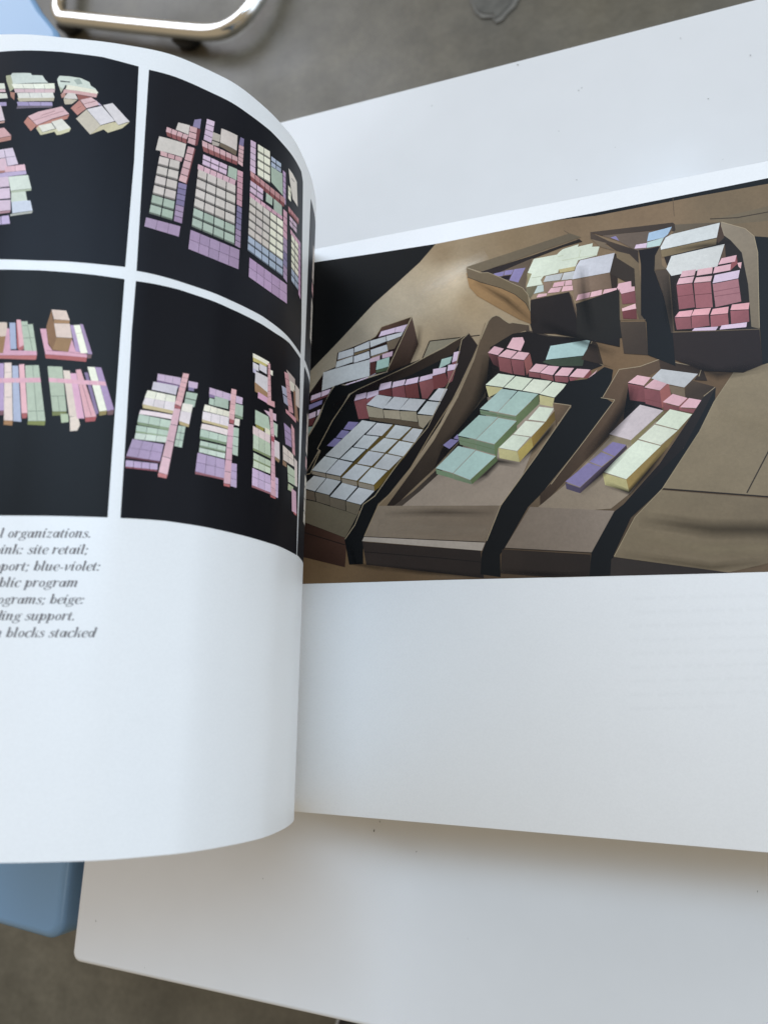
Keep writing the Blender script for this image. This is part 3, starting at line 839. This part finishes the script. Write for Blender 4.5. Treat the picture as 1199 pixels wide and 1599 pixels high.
draw(pr, E_, '''
p 262120|0,620 270,525 272,720 288,832 200,850 0,840
f 4a3e36,3c332d|85,172 600,112 618,125 618,170 560,150 160,196
f 685a50,5c5048|160,194 600,150 520,260 380,292 260,228
f 4e4239,332b27|85,172 200,228 384,288 388,368 330,312 250,290 180,242 88,216
f 7a6a56,64574a|90,215 186,240 180,252 240,290 140,262 120,240
p VI|211,206 245,196 266,226
p BL|440,230 451,176 595,138 570,186 546,205
p a8c0c4|438,270 441,236 545,206 520,256
p LI|361,275 371,251 440,239 435,269
p 3a302b|250,330 360,400 366,520 300,480 210,432 236,320
f 76664f,54483a|245,290 330,310 386,365 400,500 402,692 432,722 392,722 372,652 362,402 250,332
p PS|278,560 365,540 370,616 286,622
p PK|252,520 262,494 340,478 342,514 362,512 362,539 280,558
p PD|285,668 372,651 377,716 291,713
p PK|283,650 367,619 372,650 285,667
p 1b181b|388,285 525,262 490,330 486,412 540,560 600,790 618,1010 446,942 436,735 402,690 402,372
f 4c4035,3a3029|270,734 430,732 446,942 296,932
l 6c5d4b 1|268,530 272,722 430,720
f 6a5c4a,4c4136|520,262 490,320 487,408 574,404 600,460 606,800 590,802 560,400 532,380
f 4c4138,3a312a|488,411 575,406 602,790 592,802 542,560
f 2c2522,221e1c|530,280 900,112 1052,150 1110,200 1132,300 1142,782 612,790 580,420
f 62584a,554b3f|612,125 900,110 880,118 590,186 618,160
f 84796a,6e6353|900,108 1052,150 1108,196 1132,300 1142,776 1092,764 1072,500 1032,300 962,222 906,182
p 7a6b52|526,284 876,210 872,250 532,330
p 48392f|876,205 896,114 924,204 882,246
p c8ced4|524,266 556,206 592,186 895,113 876,206 526,282
p 5c4b3d|926,248 932,332 888,372
p c3c7cb|560,402 592,322 925,246 880,386 592,446
p 8a4c50|960,412 962,374 1000,318 1006,370
p PK|884,376 906,336 1000,315 990,356
p PK|646,455 661,416 746,405 736,442
p PK|750,445 757,406 850,391 846,430
p PK|853,430 863,391 965,371 960,410
p d2a4ae|1005,365 1031,360 1026,400 1012,388
p 965a62|624,505 722,492 740,642 640,656
p PK|625,500 641,461 735,449 722,488
p 965a62|732,493 838,483 851,642 746,647
p PK|733,489 746,456 848,445 838,479
p a06c76|850,497 1010,465 1029,606 868,642
p LI|850,492 863,441 1020,409 1010,461
l 6a3c42 1|632,575 728,562
l 6a3c42 1|738,565 846,555
l 7a4c56 1|858,545 1018,515
l 7a4c56 1|862,575 1024,550
p 965a62|612,710 712,703 719,776 626,782
p 965a62|717,699 825,690 831,757 721,774
p 965a62|836,695 945,683 951,752 839,767
p 965a62|961,665 1075,659 1079,732 966,747
p dca0ab|613,705 641,669 728,659 712,700
p dca0ab|716,695 736,656 840,646 825,688
p dca0ab|836,690 851,653 950,638 945,680
p dca0ab|961,660 971,626 1080,613 1075,655
p LI|721,790 736,773 885,763 870,786
p LI|893,782 906,756 1065,736 1060,766
f 2f2623,281f1d|600,802 1142,782 1162,1002 1040,1052 800,1042 616,972
p 1c1a1c|1108,198 1215,205 1420,190 1420,960 1215,985 1162,1002 1146,782 1132,300
l 6a5d4c 1|600,799 1142,779
l 9a8c74 1|905,109 1052,149 1109,197 1132,300 1142,770
''')
draw(pr, src, '''
s 1a1512 20 .6|842,505 900,530 960,552
s 1a1512 22 .55|1060,566 1120,585 1199,570
s 2a221a 14 .45|740,440 790,468 836,505
s 14110f 10 .5|545,850 555,880 600,888
s 1a1613 12 .5|570,885 660,893 758,900
s 1a1613 12 .5|780,893 850,897 925,898
s 1a1512 10 .5|1054,392 1100,384 1140,378
s 120f0e 26 .5|905,415 912,470 925,520
s 120f0e 26 .5|1040,430 1046,480 1050,510
''')
pr.build('photo_print', rp, label='large printed photo of cardboard trays filled with pastel blocks')

# faint text showing through from the back of the right page
st = Print('right'); rr = random.Random(5); st.k = 3
for k in range(9):
    y = 935 + k * 21.5; x = 985 + rr.uniform(-4, 4); end = 1240 - (k == 8) * 90
    while x < end:
        w = rr.uniform(14, 46); P = [(x, y - (x - 985) * .026), (x + w, y - (x + w - 985) * .026)]
        c = ink((150, 155, 168))[:3]
        q = [at(a, b + dy, PAGE_Z) for (a, b) in P for dy in (-5, 0, 5)]
        st.raw_right(q, [(0, 1, 4), (0, 4, 3), (1, 2, 5), (1, 5, 4)], [c + (al,) for al in (0, .02, 0, 0, .02, 0)], st.off()); x += w + 6
st.build('show_through', rp)

# ------------------------------------------------------------------ left page: four photographs on black and the caption
K = T(0, 90, 5.45); L_ = T(0, 180, 7.99); M = T(200, 100, 3.807); N = T(0, 400, 3.633); Q = T(180, 520, 3.747)
p1 = Print('left')
DARK = (26, 28, 36); DARK2 = (20, 21, 24)
p1.poly([(-70, 79), (0, 81), (96, 81), (160, 89), (217, 104), (210, 250), (204, 320), (196, 417), (100, 408), (0, 405), (-70, 404)], DARK)
draw(p1, K, '''
p a0a582|55,155 95,148 115,225 125,262 90,290 60,200
p bccbc6|96,150 110,132 265,132 275,150 365,152 385,185 415,215 115,225
g d7dccd 4 1 .01|102,225 466,219 472,266 122,263
g c8a5b0 4 1 .01|122,266 472,268 468,299 132,298
p aa6e5f|90,292 130,298 125,362 95,332
p b4aa91|150,345 466,340 460,370 168,376
g cdcdca 3 1 .01|148,301 455,299 468,342 160,346
g 9687be 3 1 .015|145,377 448,379 452,410 155,410
p 645a6e|150,412 450,412 445,426 145,436
p c8cdc3|-350,225 40,220 50,266 -350,290
p c8a5b0|-350,285 48,270 52,294 -350,305
p c8cdc3|-350,315 60,304 70,345 -350,380
p 9687be|-350,390 58,380 60,412 -350,420
p cdb9c8|-200,400 12,408 45,535 -200,560
p b98a80|-200,580 45,540 40,556 -200,590
p b9786e|-200,735 100,668 96,702 -200,772
p cd969b|-200,640 40,597 100,664 -200,732
p be8273|520,315 560,276 560,330 530,346
p cd969b|548,270 590,275 832,310 822,340 660,312 545,302 530,330
p becdc3|490,185 510,155 590,160 690,175 765,210 775,240 815,265 840,300 560,235 540,270 500,240
p a8b09a|490,190 502,240 540,272 522,300
p 505555|516,195 600,205 600,213 520,208
p 96a5a0|630,190 680,178 706,224 660,232
p d7d7c3|560,270 576,231 812,275 838,298 830,310
p a05550|655,312 800,342 762,346 670,362
p b9af96|545,347 592,352 662,360 612,396 560,399 550,386
p cdc8c3|546,344 581,300 642,305 665,354 592,351
p b4a5c8|812,355 836,380 872,410 842,406
p c3786e|605,430 681,362 736,436 662,491
p d2a5af|686,360 780,339 836,380 841,404 738,432
l 8a4a48 .7|700,400 820,370
l 8a4a48 .7|655,436 690,415
p c8be96|885,612 985,548 1012,577 1106,549 1042,602 922,640
p cdc8cf|880,406 961,388 1105,545 1010,574 986,545
p beb2a0|650,520 739,442 860,578 771,655
p c8be96|772,655 860,580 982,545 932,592 882,612
p cdc8d2|742,440 870,411 980,540 860,575
p be7364|207,550 240,505 316,578 266,626
p c37869|316,579 450,525 594,485 576,522 440,556 310,602
p d7a5af|242,500 332,460 530,416 592,480 450,520 316,575
l a06468 .7|280,540 430,490 545,455
l a06468 .7|350,500 365,490 470,455
p c3be96|350,660 366,637 476,608 466,632
p c3be96|312,605 331,581 365,636 350,660
p d2d0c8|331,580 440,556 475,604 366,635
p c3be96|460,620 476,606 608,603 592,631 520,656 486,660
p d2d0c8|441,546 530,521 605,600 500,630
''')
draw(p1, L_, '''
p cdb9d7|-200,470 165,408 232,610 100,634 75,530 -200,560
p d7afc8|-200,565 75,535 100,640 66,690 -200,710
p b97873|-200,712 70,690 62,716 -200,752
g dcaabe 2 1 .01|72,642 315,613 330,688 66,714
p b4a0d2|-200,772 62,718 330,692 336,736 50,776 -200,800
p cdb4d2|-200,805 110,767 125,894 -200,940
p cdb4d2|-200,945 126,906 135,1034 -200,1080
p cdb4d2|-200,1085 138,1056 138,1184 -200,1225
p aa788c|-200,1228 138,1188 130,1216 -200,1262
p b4a0d7|-200,1290 12,1264 20,1364 -200,1395
p b4a0d7|22,1261 115,1249 130,1354 26,1364
l 6e5a78 .8|60,440 78,535 100,635
l 7c6888 .7|60,528 205,514
l 6e5a78 .9|-200,925 122,890
l 6e5a78 .9|-200,1070 132,1040
p c3d2c6|145,965 325,950 345,1066 145,1082
p a5b49b|140,947 398,917 395,941 145,972
p c8d7cd|110,770 355,746 398,914 140,944
p a5aaa5|136,1236 412,1194 405,1222 134,1262
p bec8e1|150,1082 345,1064 385,1066 412,1190 160,1226
''')
p1.build('photo_print', leaf, label='printed photo of sloping block clusters on black at the upper left')
p2 = Print('left')
p2.poly([(233, 109), (279, 122), (331, 145), (384, 175), (423, 205), (449.5, 234), (470.5, 268), (473, 284), (473, 292), (472, 363), (470.5, 520), (469.5, 553), (444, 520), (410, 494), (357.6, 468), (279, 439), (213.6, 423), (221, 300)], (32, 34, 42))
draw(p2, M, '''
p vv|396,331 436,326 428,385 386,371
p be|300,348 368,365 360,420 285,390
g pf 4 1 .06|226,400 350,445 350,475 232,428
g pi 4 1 .05|230,374 362,425 352,448 225,402
p 783c40|405,380 432,390 414,482 398,488
g pi 1 3 .06|370,367 412,378 398,486 355,470
p be|186,430 346,476 331,556 166,511
g pi 3 1 .05|192,516 326,558 320,582 192,542
p 783c40|388,502 402,506 350,716 344,714
g pi 1 5 .05|358,487 396,498 345,712 302,695
g vv,vv,vv,vv,pu,pu,pu 1 7 .05|301,703 350,716 320,950 273,934
g be,be,be,be,mi,mi 2 6 .045|186,545 312,578 266,934 123,890
g pu 3 1 .012|108,912 313,966 303,1027 98,965
g ll 1 4 .05|470,325 516,341 496,472 450,450
p aaa096|506,405 550,422 545,465 500,450
p aaa096|500,456 545,472 540,490 500,481
p 6e5f50|548,468 646,518 641,546 545,490
p be|555,383 651,426 646,516 548,466
p vv|668,435 690,446 686,490 660,480
g pf 6 1 .06|440,488 652,580 650,602 448,520
g pi 6 1 .05|440,454 653,555 652,581 440,488
g pi 1 5 .05|660,480 688,491 681,612 653,592
g ll 3 2 .04|446,535 592,602 586,665 440,600
g d2a0b4 6 1 .04|416,595 642,692 636,722 412,625
p mi|598,605 649,626 645,692 592,666
g c88ca2 1 6 .04|651,628 683,641 676,852 646,836
g be,be,be,be,mi,mi 4 6 .045|416,622 641,722 633,1080 376,968
g vv,vv,vv,vv,pu,pu,pu 1 7 .05|648,840 676,856 666,1097 635,1080
g pu 5 2 .016|372,985 663,1106 656,1222 358,1100
g ll 1 5 .04|728,450 759,466 756,656 725,636
g cr 2 4 .035|770,474 844,520 844,712 768,666
p mi|848,600 916,652 919,782 850,702
g bl 2 2 .06|848,545 911,592 909,652 848,612
g ae8cc0 1 6 .05|919,630 936,646 936,842 921,822
g 8c4448 7 1 .06|725,660 931,830 926,852 728,692
g c08088 7 1 .05|725,634 932,800 932,832 725,664
g ll 2 2 .04|725,690 804,746 801,818 722,762
p mi|820,765 858,796 856,842 818,816
p mi|865,800 913,842 913,907 865,872
g d096b4 6 1 .04|722,764 917,907 917,928 722,790
g be,be,be,be,be,bl,bl 3 7 .04|722,785 842,876 834,1204 708,1110
g cr,cr,cr,cr,cr,bl,bl 2 7 .045|843,877 921,936 919,1267 835,1205
g c88caa,c88caa,c88caa,c88caa,pu,pu,vv,vv,pu,pu 1 10 .04|921,860 943,881 943,1302 921,1272
g aa87b9 5 2 .016|720,1150 943,1312 943,1427 715,1266
p d0cac6|952,620 976,652 1001,702 1006,850 976,802 960,702
l 78706a .8|970,680 985,700
g cr 1 3 .05|950,720 966,742 966,822 950,800
g c07482 4 1 .05|950,845 1013,922 1013,944 950,872
p 8c4448|950,872 1013,944 1010,956 952,886
g ll 2 2 .05|957,900 1001,952 1001,1012 957,962
g d096b4 4 1 .04|962,980 1021,1062 1019,1087 962,1006
g cr,cr,cr,cr,cr,bl,bl 2 7 .05|967,1010 1010,1072 1010,1352 967,1292
g be8cbe 1 9 .05|1009,1040 1023,1062 1023,1402 1010,1372
''')
p2.build('photo_print', leaf, label='printed photo of grids of square blocks in columns on black')
p3 = Print('left')
p3.poly([(-70, 420), (0, 421), (60, 422), (110, 425.5), (150, 429.5), (195, 436), (188, 530), (181.6, 620), (175, 715), (168.5, 808), (100, 806), (0, 805), (-70, 805)], DARK2)
draw(p3, N, '''
p a57846|-200,470 45,455 20,550 -200,560
p cdb4a5|-200,378 42,376 45,455 -200,466
p d796b4|42,410 56,410 62,535 210,535 212,562 24,562 -200,566 -200,555 20,550
p be5f5f|-200,575 22,563 212,563 206,588 22,582 -200,590
p 96a5cd|56,378 90,378 96,527 62,528
p a5b9a5|122,370 158,370 160,388 188,385 211,538 140,536 126,396
l 6a7a68 .8|128,395 160,393 188,540
l 6a7a68 .8|135,465 200,462
p be5a5f|95,364 100,362 115,520 112,536 100,520
p be5a5f|112,520 138,504 135,530 112,536
p e1a0af|97,360 121,362 138,504 112,519
p be5a5a|258,558 495,575 490,600 262,580
p d796b4|230,412 265,412 275,500 300,536 390,542 410,470 432,540 496,556 496,575 260,557
l a05a6e .7|265,535 400,545 495,560
p 8c623c|294,305 322,460 300,532 275,492 265,400
p aa7d50|308,360 398,366 395,383 308,381
p d2b9aa|295,303 378,310 398,365 308,358
p a07346|322,462 412,467 388,543 300,532
p d7beb2|309,382 398,384 412,465 322,460
p a587be|400,392 422,392 471,546 432,540
p 78565a|498,560 523,557 518,579 498,581
p 9678aa|455,385 473,388 526,556 500,556
p e1e4cd|420,392 455,390 499,550 460,551
l b0b090 .7|432,440 468,436
p 825060|-200,885 25,877 20,902 -200,906
p aa8cc3|-200,612 25,608 25,876 -200,884
p aa7341|25,932 75,935 72,961 22,956
p d7c3be|28,605 68,605 75,934 25,931
l a08c88 .7|28,660 70,660
l a08c88 .7|28,800 72,800
p 9ba5cd|72,622 105,622 123,940 78,936
p b9555a|125,893 158,891 155,918 128,921
p e1a0af|110,615 140,612 158,890 125,892
p 828c46|160,936 260,936 255,961 158,956
p aabeaa|145,620 222,619 260,935 162,935
l 6c7c6a .8|188,620 214,935
l 6c7c6a .8|160,880 255,878
g dc9bb4 6 1 .015|-200,694 232,690 236,716 -200,722
p 788246|298,882 380,882 376,902 300,906
p aabca5|272,625 355,628 380,881 300,881
l 6c7c6a .8|290,795 370,792
l 6c7c6a .8|330,795 340,880
p a5b996|345,895 388,895 392,941 350,946
p d7c3b9|360,648 398,650 440,909 395,909
p dcc8be|398,912 445,908 456,958 440,990 400,993
p d796be|400,665 435,665 481,921 440,921
p be5055|485,917 549,911 541,936 486,941
p e1a0af|432,645 460,642 549,910 485,916
l a05a64 .8|470,730 520,905
p 826ea0|480,660 500,660 562,890 546,902
p 968246|562,880 608,877 605,899 566,906
p e1e4d2|498,628 540,630 608,876 565,881
p 78555a|610,880 649,871 643,899 612,902
p a587be|541,630 576,632 649,870 610,879
g dc9bb4 7 1 .015|278,690 600,712 606,736 280,714
''')
p3.build('photo_print', leaf, label='printed photo of long striped block bars crossed by pink on black')
p4 = Print('left')
p4.poly([(212.6, 439), (279, 452), (357.6, 481), (410, 507), (429.5, 520), (452, 536), (469, 560), (467, 707), (463, 867), (420, 848), (340, 827), (260, 813.6), (188.5, 809), (198, 660), (206, 520)], (26, 27, 33))
draw(p4, Q, '''
p 7d5f96|245,278 380,308 378,322 245,292
g c3a5cd 3 1 .01|250,238 386,262 381,306 245,276
p c3a5cd|430,280 485,292 480,326 428,318
p c8c3d7|225,285 368,311 356,362 214,331
p vv|430,316 463,323 460,341 428,336
g a5beaf 1 2 .05|418,342 483,353 463,437 403,420
p c8b482|160,417 343,455 335,473 164,440
g e1e1d2 3 1 .012|190,335 356,369 352,406 172,377
g d7cdd7 3 1 .012|175,378 352,406 345,456 160,416
p bea56e|374,515 433,535 430,551 378,536
p e1dcd2|396,410 456,420 446,468 386,454
p d7cdd7|385,455 446,468 433,535 374,514
p e1cdd7|150,450 340,480 335,506 140,474
g 829b78 3 1 .01|130,521 322,556 320,572 132,536
g afc8b9 3 1 .015|140,475 330,513 323,556 130,520
g afc8b9 3 1 .015|125,540 315,572 309,602 121,572
g 8aa482 3 1 .01|121,572 309,602 308,610 120,582
g c3d5ca 3 1 .015|120,584 308,608 301,642 112,620
g a58cbe 3 2 .012|102,620 286,651 263,751 65,720
p 6a3c50|65,721 263,752 262,762 64,732
g b49bcd 4 1 .03|62,744 251,765 249,801 60,781
g a0505f 4 1 .03|60,782 249,803 248,810 60,789
g aac3b4 2 3 .03|370,540 413,546 391,672 345,662
p b95f69|348,418 385,432 381,447 346,437
g e1a5af 1 7 .02|398,234 433,240 386,431 350,416
p c86e73|252,816 306,831 300,851 251,841
g d7a5b9 1 4 .012|345,439 383,446 306,831 254,815
p 8269a0|550,357 668,386 668,397 550,376
g c3a5cd 5 1 .012|552,319 746,379 743,419 550,356
p a5beaf|552,380 580,388 578,426 548,416
p a5beaf|583,370 663,392 661,446 580,426
p a5beaf|700,412 748,425 745,492 700,476
p 7c9678|700,478 745,492 744,506 702,494
g e1decd 4 1 .012|525,418 669,460 666,492 515,454
p c3af7d|508,507 663,547 660,563 510,522
g d7cdd7 3 1 .012|513,458 666,494 663,547 508,506
p e1dcd2|700,500 728,505 725,546 695,536
p e1d2d7|508,530 660,566 655,600 500,560
g afc8b9 3 1 .012|500,562 656,604 652,642 495,604
p 7c9678|495,605 652,643 650,656 496,620
g afc8b9 3 1 .012|498,630 649,665 645,692 494,656
p 7c9678|494,657 645,693 644,702 494,668
g c0d3c8 3 1 .012|492,670 645,705 641,735 490,697
g aac3b4 1 3 .03|690,550 723,556 716,722 685,711
p a05f6e|468,812 640,852 638,862 468,826
g af96c8 3 2 .014|482,700 642,741 641,852 468,811
g af96c8 1 3 .02|680,760 711,766 709,907 674,896
p b95560|668,502 696,512 692,532 668,527
g e1a5af 1 6 .02|680,325 709,333 696,512 665,501
p c86469|634,880 673,888 668,902 635,894
g d7a0b9 1 5 .014|662,530 693,536 673,887 634,879
p cdbe64|805,142 886,182 886,198 807,166
p e4e1cd|805,118 901,170 899,192 805,142
p cdc8d7|805,170 840,190 838,226 805,206
p cdc8d7|843,178 886,200 886,242 843,216
p b4aad2|805,205 825,216 824,240 805,228
p aa7d55|815,287 893,348 888,382 817,342
p cdc8d2|820,225 894,262 891,350 817,288
p d796c3|835,344 892,380 889,412 834,380
p e1dccd|905,215 921,222 921,252 908,242
p dc96a5|888,390 931,402 933,437 888,416
g d796a2 1 7 .02|893,174 906,180 912,402 890,411
p a0963c|820,530 871,556 866,577 824,552
p afc8b4|818,450 896,490 906,560 900,572 818,532
g d7aac8 2 1 .02|868,450 941,475 941,517 905,496
p afc8b4|922,520 949,536 946,612 925,592
p e1dcc0|875,552 906,568 906,604 875,588
g e1c8cd 3 1 .014|805,543 906,600 906,647 804,590
g b4cab0 3 1 .014|807,590 906,648 909,722 805,672
p 829664|805,673 909,723 909,736 806,686
g b4cab0 3 1 .014|808,700 909,750 909,783 807,736
p 829664|807,737 909,784 908,792 807,745
g c3d5ba 3 1 .014|808,745 908,792 906,824 805,784
p a05f6e|798,890 910,936 909,946 798,902
g c3a5d7 3 2 .016|801,788 908,836 911,936 798,890
g c3a5d7 1 3 .02|930,840 953,851 951,967 928,956
p a07d55|932,722 961,743 956,760 935,742
p dccdd7|930,624 959,641 961,742 930,720
g dca0b4 1 5 .02|900,440 919,448 931,622 912,640
p b9465a|910,600 930,610 928,640 914,640
g dca0b9 1 7 .016|912,630 929,640 939,962 909,946
p c85f64|905,946 939,963 935,972 907,959
g a0a5c8 1 2 .06|972,304 1002,322 1010,432 986,410
p beaaaa|1000,214 1050,270 1051,312 1015,272
p e1dccd|1018,275 1046,300 1051,352 1020,332
p a06e55|1040,330 1056,350 1071,522 1050,502
p cdbeb9|1052,300 1076,332 1076,442 1055,422
p dc8ca0|995,444 1056,500 1056,527 998,467
g d28c9b 1 6 .02|988,225 1012,240 1041,472 1014,460
g a587c3 1 3 .03|985,524 1026,562 1031,672 995,652
g dc96aa 1 4 .02|1028,530 1046,562 1051,722 1035,702
p a0785a|978,742 1001,762 1001,787 978,771
g dccdc8 2 2 .02|978,654 1041,712 1046,784 980,742
g b4cab0 1 2 .03|1005,770 1046,802 1061,902 1010,872
p afc39b|1010,880 1041,902 1036,932 1008,916
p dccdcd|1045,730 1063,752 1063,902 1050,892
p d7a0c3|1030,908 1056,930 1059,1062 1032,1042
p c85f64|1040,1045 1059,1060 1058,1070 1042,1058
''')
p4.build('photo_print', leaf, label='printed photo of stacked block slabs with pink spines on black')
# the third column of photographs, on the steep part of the leaf towards the spine
sA = leaf_hit(475.2, 400)[0]; sB = leaf_hit(472.6, 640)[0]
yTop = leaf_hit(470.5, 275)[1]; yTb = leaf_hit(469.5, 551)[1]; yBt = leaf_hit(469, 562)[1]; yBb = leaf_hit(463, 866)[1]
p5 = Print('left'); s0 = min(sA, sB) ; s1 = .012
p5.poly([(s0, yTb), (s0, yTop), (s1, yTop), (s1, yTb)], (40, 42, 50), page=True)
p5.poly([(s0, yBb), (s0, yBt), (s1, yBt), (s1, yBb)], (34, 36, 42), page=True)
for (u0, u1, v0, v1, c) in ((.25, .42, .2, .42, 'be'), (.25, .42, .44, .5, 'pi'), (.45, .6, .2, .5, 'mi'), (.25, .5, .54, .8, 'ca'), (.55, .7, .54, .8, 'bl')):
    rgb = PAL.get(c, (200, 196, 190)); L0 = s0 - s1
    for (a, b) in ((yTop, yTb), (yBt, yBb)):
        for k in range(4):
            w0 = v0 + (v1 - v0) * (k + .04) / 4; w1 = v0 + (v1 - v0) * (k + .96) / 4
            p5.poly([(s0 - u0 * L0, a + (b - a) * w1), (s0 - u0 * L0, a + (b - a) * w0), (s0 - u1 * L0, a + (b - a) * w0), (s0 - u1 * L0, a + (b - a) * w1)], jit(rgb), page=True)
p5.build('photo_print', leaf, label='narrow strip of printed photos by the spine')

# caption in a bold italic serif
TK, TN = .205, .1
GL = {  # glyph: (advance, strokes); stroke = (points, widths) ; ring = ('o', cx, cy, rx, ry)
 'o': (.70, [('o', .33, .5, .31, .52)]),
 'a': (.80, [('o', .31, .5, .29, .52), ([(.6, 1), (.58, .25), (.62, .04), (.76, .08)], [TK, TK, .13, .05])]),
 'b': (.74, [([(0, 1.48), (.14, 1.5), (.12, .3), (.16, .05)], [.09, TK, TK, TK]), ('o', .38, .5, .29, .52)]),
 'c': (.64, [([(.54, .78), (.48, .98), (.3, .98), (.12, .72), (.1, .35), (.24, .03), (.44, .02), (.58, .2)], [.17, .14, .08, TK, TK, .14, .08, .05])]),
 'd': (.80, [('o', .31, .5, .29, .52), ([(.48, 1.48), (.62, 1.5), (.58, .25), (.62, .04), (.76, .08)], [.09, TK, TK, .13, .05])]),
 'e': (.64, [([(.12, .42), (.42, .52), (.55, .78), (.42, .99), (.26, .96), (.11, .68), (.1, .34), (.24, .03), (.44, .02), (.58, .2)], [.05, .08, .15, .1, .09, TK, TK, .14, .08, .05])]),
 'g': (.74, [('o', .33, .64, .27, .38), ([(.52, .9), (.64, 1.02), (.76, .98)], [.06, .1, .14]), ([(.22, .3), (.14, .16), (.3, .08), (.58, .0), (.62, -.2), (.42, -.42), (.12, -.42), (0, -.24), (.1, -.06), (.26, .04)], [.06, .1, .16, .18, .12, .08, .1, .13, .1, .06])]),
 'i': (.42, [([(0, .9), (.14, 1), (.13, .25), (.18, .03), (.34, .1)], [.08, TK, TK, .14, .05]), ('o', .2, 1.38, .11, .11)]),
 'k': (.76, [([(0, 1.48), (.14, 1.5), (.12, 0)], [.09, TK, TK]), ([(.16, .42), (.38, .6), (.5, .92), (.64, .94)], [.06, .06, .08, .15]), ([(.3, .56), (.5, .5), (.52, .08), (.72, .08)], [.06, .14, TK, .05])]),
 'l': (.42, [([(0, 1.48), (.14, 1.5), (.13, .25), (.18, .03), (.34, .1)], [.09, TK, TK, .14, .05])]),
 'm': (1.16, [([(0, .9), (.14, 1), (.12, 0)], [.08, TK, TK]), ([(.16, .62), (.34, .98), (.5, .9), (.5, 0)], [.05, .1, TK, TK]), ([(.54, .62), (.74, .98), (.9, .88), (.87, .2), (.93, .03), (1.06, .1)], [.05, .1, TK, TK, .13, .05])]),
 'n': (.80, [([(0, .9), (.14, 1), (.12, 0)], [.08, TK, TK]), ([(.16, .62), (.36, .98), (.53, .88), (.5, .2), (.56, .03), (.7, .1)], [.05, .1, TK, TK, .13, .05])]),
 'p': (.78, [([(0, .9), (.14, 1), (.14, -.48)], [.08, TK, TK]), ('o', .42, .5, .29, .52), ([(-.02, -.47), (.32, -.47)], [.06, .06])]),
 'r': (.60, [([(0, .9), (.14, 1), (.12, 0)], [.08, TK, TK]), ([(.16, .6), (.32, .95), (.46, .96), (.5, .84)], [.05, .08, .14, .17])]),
 's': (.60, [([(.48, .76), (.42, .98), (.22, .96), (.14, .74), (.34, .52), (.46, .28), (.34, .03), (.12, .03), (.03, .24)], [.12, .08, .1, .15, TK, .16, .08, .1, .14])]),
 't': (.46, [([(.2, 1.34), (.14, .95), (.13, .25), (.2, .03), (.36, .1)], [.08, TK, TK, .14, .05]), ([(0, .96), (.38, .96)], [.07, .07])]),
 'u': (.80, [([(0, .9), (.14, 1), (.12, .25), (.22, .02), (.38, .08), (.52, .35)], [.08, TK, TK, .15, .08, .05]), ([(.54, 1), (.52, .2), (.58, .03), (.72, .1)], [TK, TK, .13, .05])]),
 'v': (.70, [([(0, .9), (.14, .98), (.2, .5), (.22, .02)], [.05, .15, TK, .12]), ([(.22, .02), (.48, .4), (.56, .8), (.48, .98)], [.06, .07, .13, .13])]),
 'z': (.66, [([(.08, .8), (.14, .93), (.34, .88), (.54, .96)], [.05, .15, .16, .08]), ([(.54, .96), (.06, .06)], [.07, .07]), ([(.06, .06), (.28, .1), (.44, .04), (.56, .2)], [.08, .16, .15, .06])]),
 '-': (.46, [([(.04, .42), (.36, .42)], [.15, .15])]), '.': (.36, [('o', .12, .1, .12, .12)]),
 ':': (.40, [('o', .12, .1, .12, .12), ('o', .14, .86, .12, .12)]), ';': (.40, [('o', .14, .86, .12, .12), ([(.12, .14), (.18, -.04), (.04, -.26)], [.22, .14, .04])]), ' ': (.40, [])}
cap = Print('left'); cap.hold = True; INKC = (114, 114, 122)
def text_w(t): return sum(GL[c][0] for c in t)
def put_text(full, anchor, x0, x1, base, xh):
    sx = (x1 - x0) / (text_w(anchor) - .08); x = x0 - sx * text_w(full[:len(full) - len(anchor)])
    for ch in full:
        adv, st = GL[ch]
        if x + adv * sx > -25:
            for si, s in enumerate(st):
                cap.k = (si * 3 + int(x)) % 12
                loc = lambda u, v: (x + (u + .21 * v - .02) * sx, base - v * xh)
                if s[0] == 'o':
                    _, cx, cy, rx, ry = s; n = 18; solid = rx < .15
                    o_ = [loc(cx + rx * math.cos(2 * math.pi * k / n), cy + ry * math.sin(2 * math.pi * k / n)) for k in range(n)]
                    if solid: cap.poly(o_, INKC); continue
                    i_ = [loc(cx + (rx - .18) * math.cos(2 * math.pi * (k - 1.2) / n + .42), cy + (ry - .085) * math.sin(2 * math.pi * k / n)) for k in range(n)]
                    for k in range(n): m = (k + 1) % n; cap.poly([o_[k], o_[m], i_[m], i_[k]], INKC)
                else:
                    pts, ws = s; C2 = catmull([(a, b, w) for (a, b), w in zip(pts, ws)], 4)
                    Lf, Rt = [], []
                    for i, (a, b, w) in enumerate(C2):
                        p = C2[max(i - 1, 0)]; q = C2[min(i + 1, len(C2) - 1)]; dx, dy = q[0] - p[0], q[1] - p[1]; l = math.hypot(dx, dy) or 1
                        Lf.append(loc(a - dy / l * w / 2, b + dx / l * w / 2)); Rt.append(loc(a + dy / l * w / 2, b - dx / l * w / 2))
                    for i in range(len(C2) - 1): cap.poly([Lf[i], Lf[i + 1], Rt[i + 1], Rt[i]], INKC)
        x += adv * sx
for args in (('l organizations.', 'organizations.', 12, 142, 839.5, 9.4), ('pink: site retail;', 'site retail;', 43, 137, 865, 9.4), ('support; blue-violet:', 'blue-violet:', 52.4, 156, 891, 9.4),
             ('public program', 'program', 38.5, 120.5, 916.5, 9.4), ('programs; beige:', 'beige:', 77.7, 131, 942.8, 9.4), ('building support.', 'support.', 39, 117, 968.5, 9.4), ('n blocks stacked', 'blocks stacked', 9.5, 148, 995, 9.6)):
    put_text(*args)
cap.build('caption', leaf, label='grey bold italic caption beneath the photos')
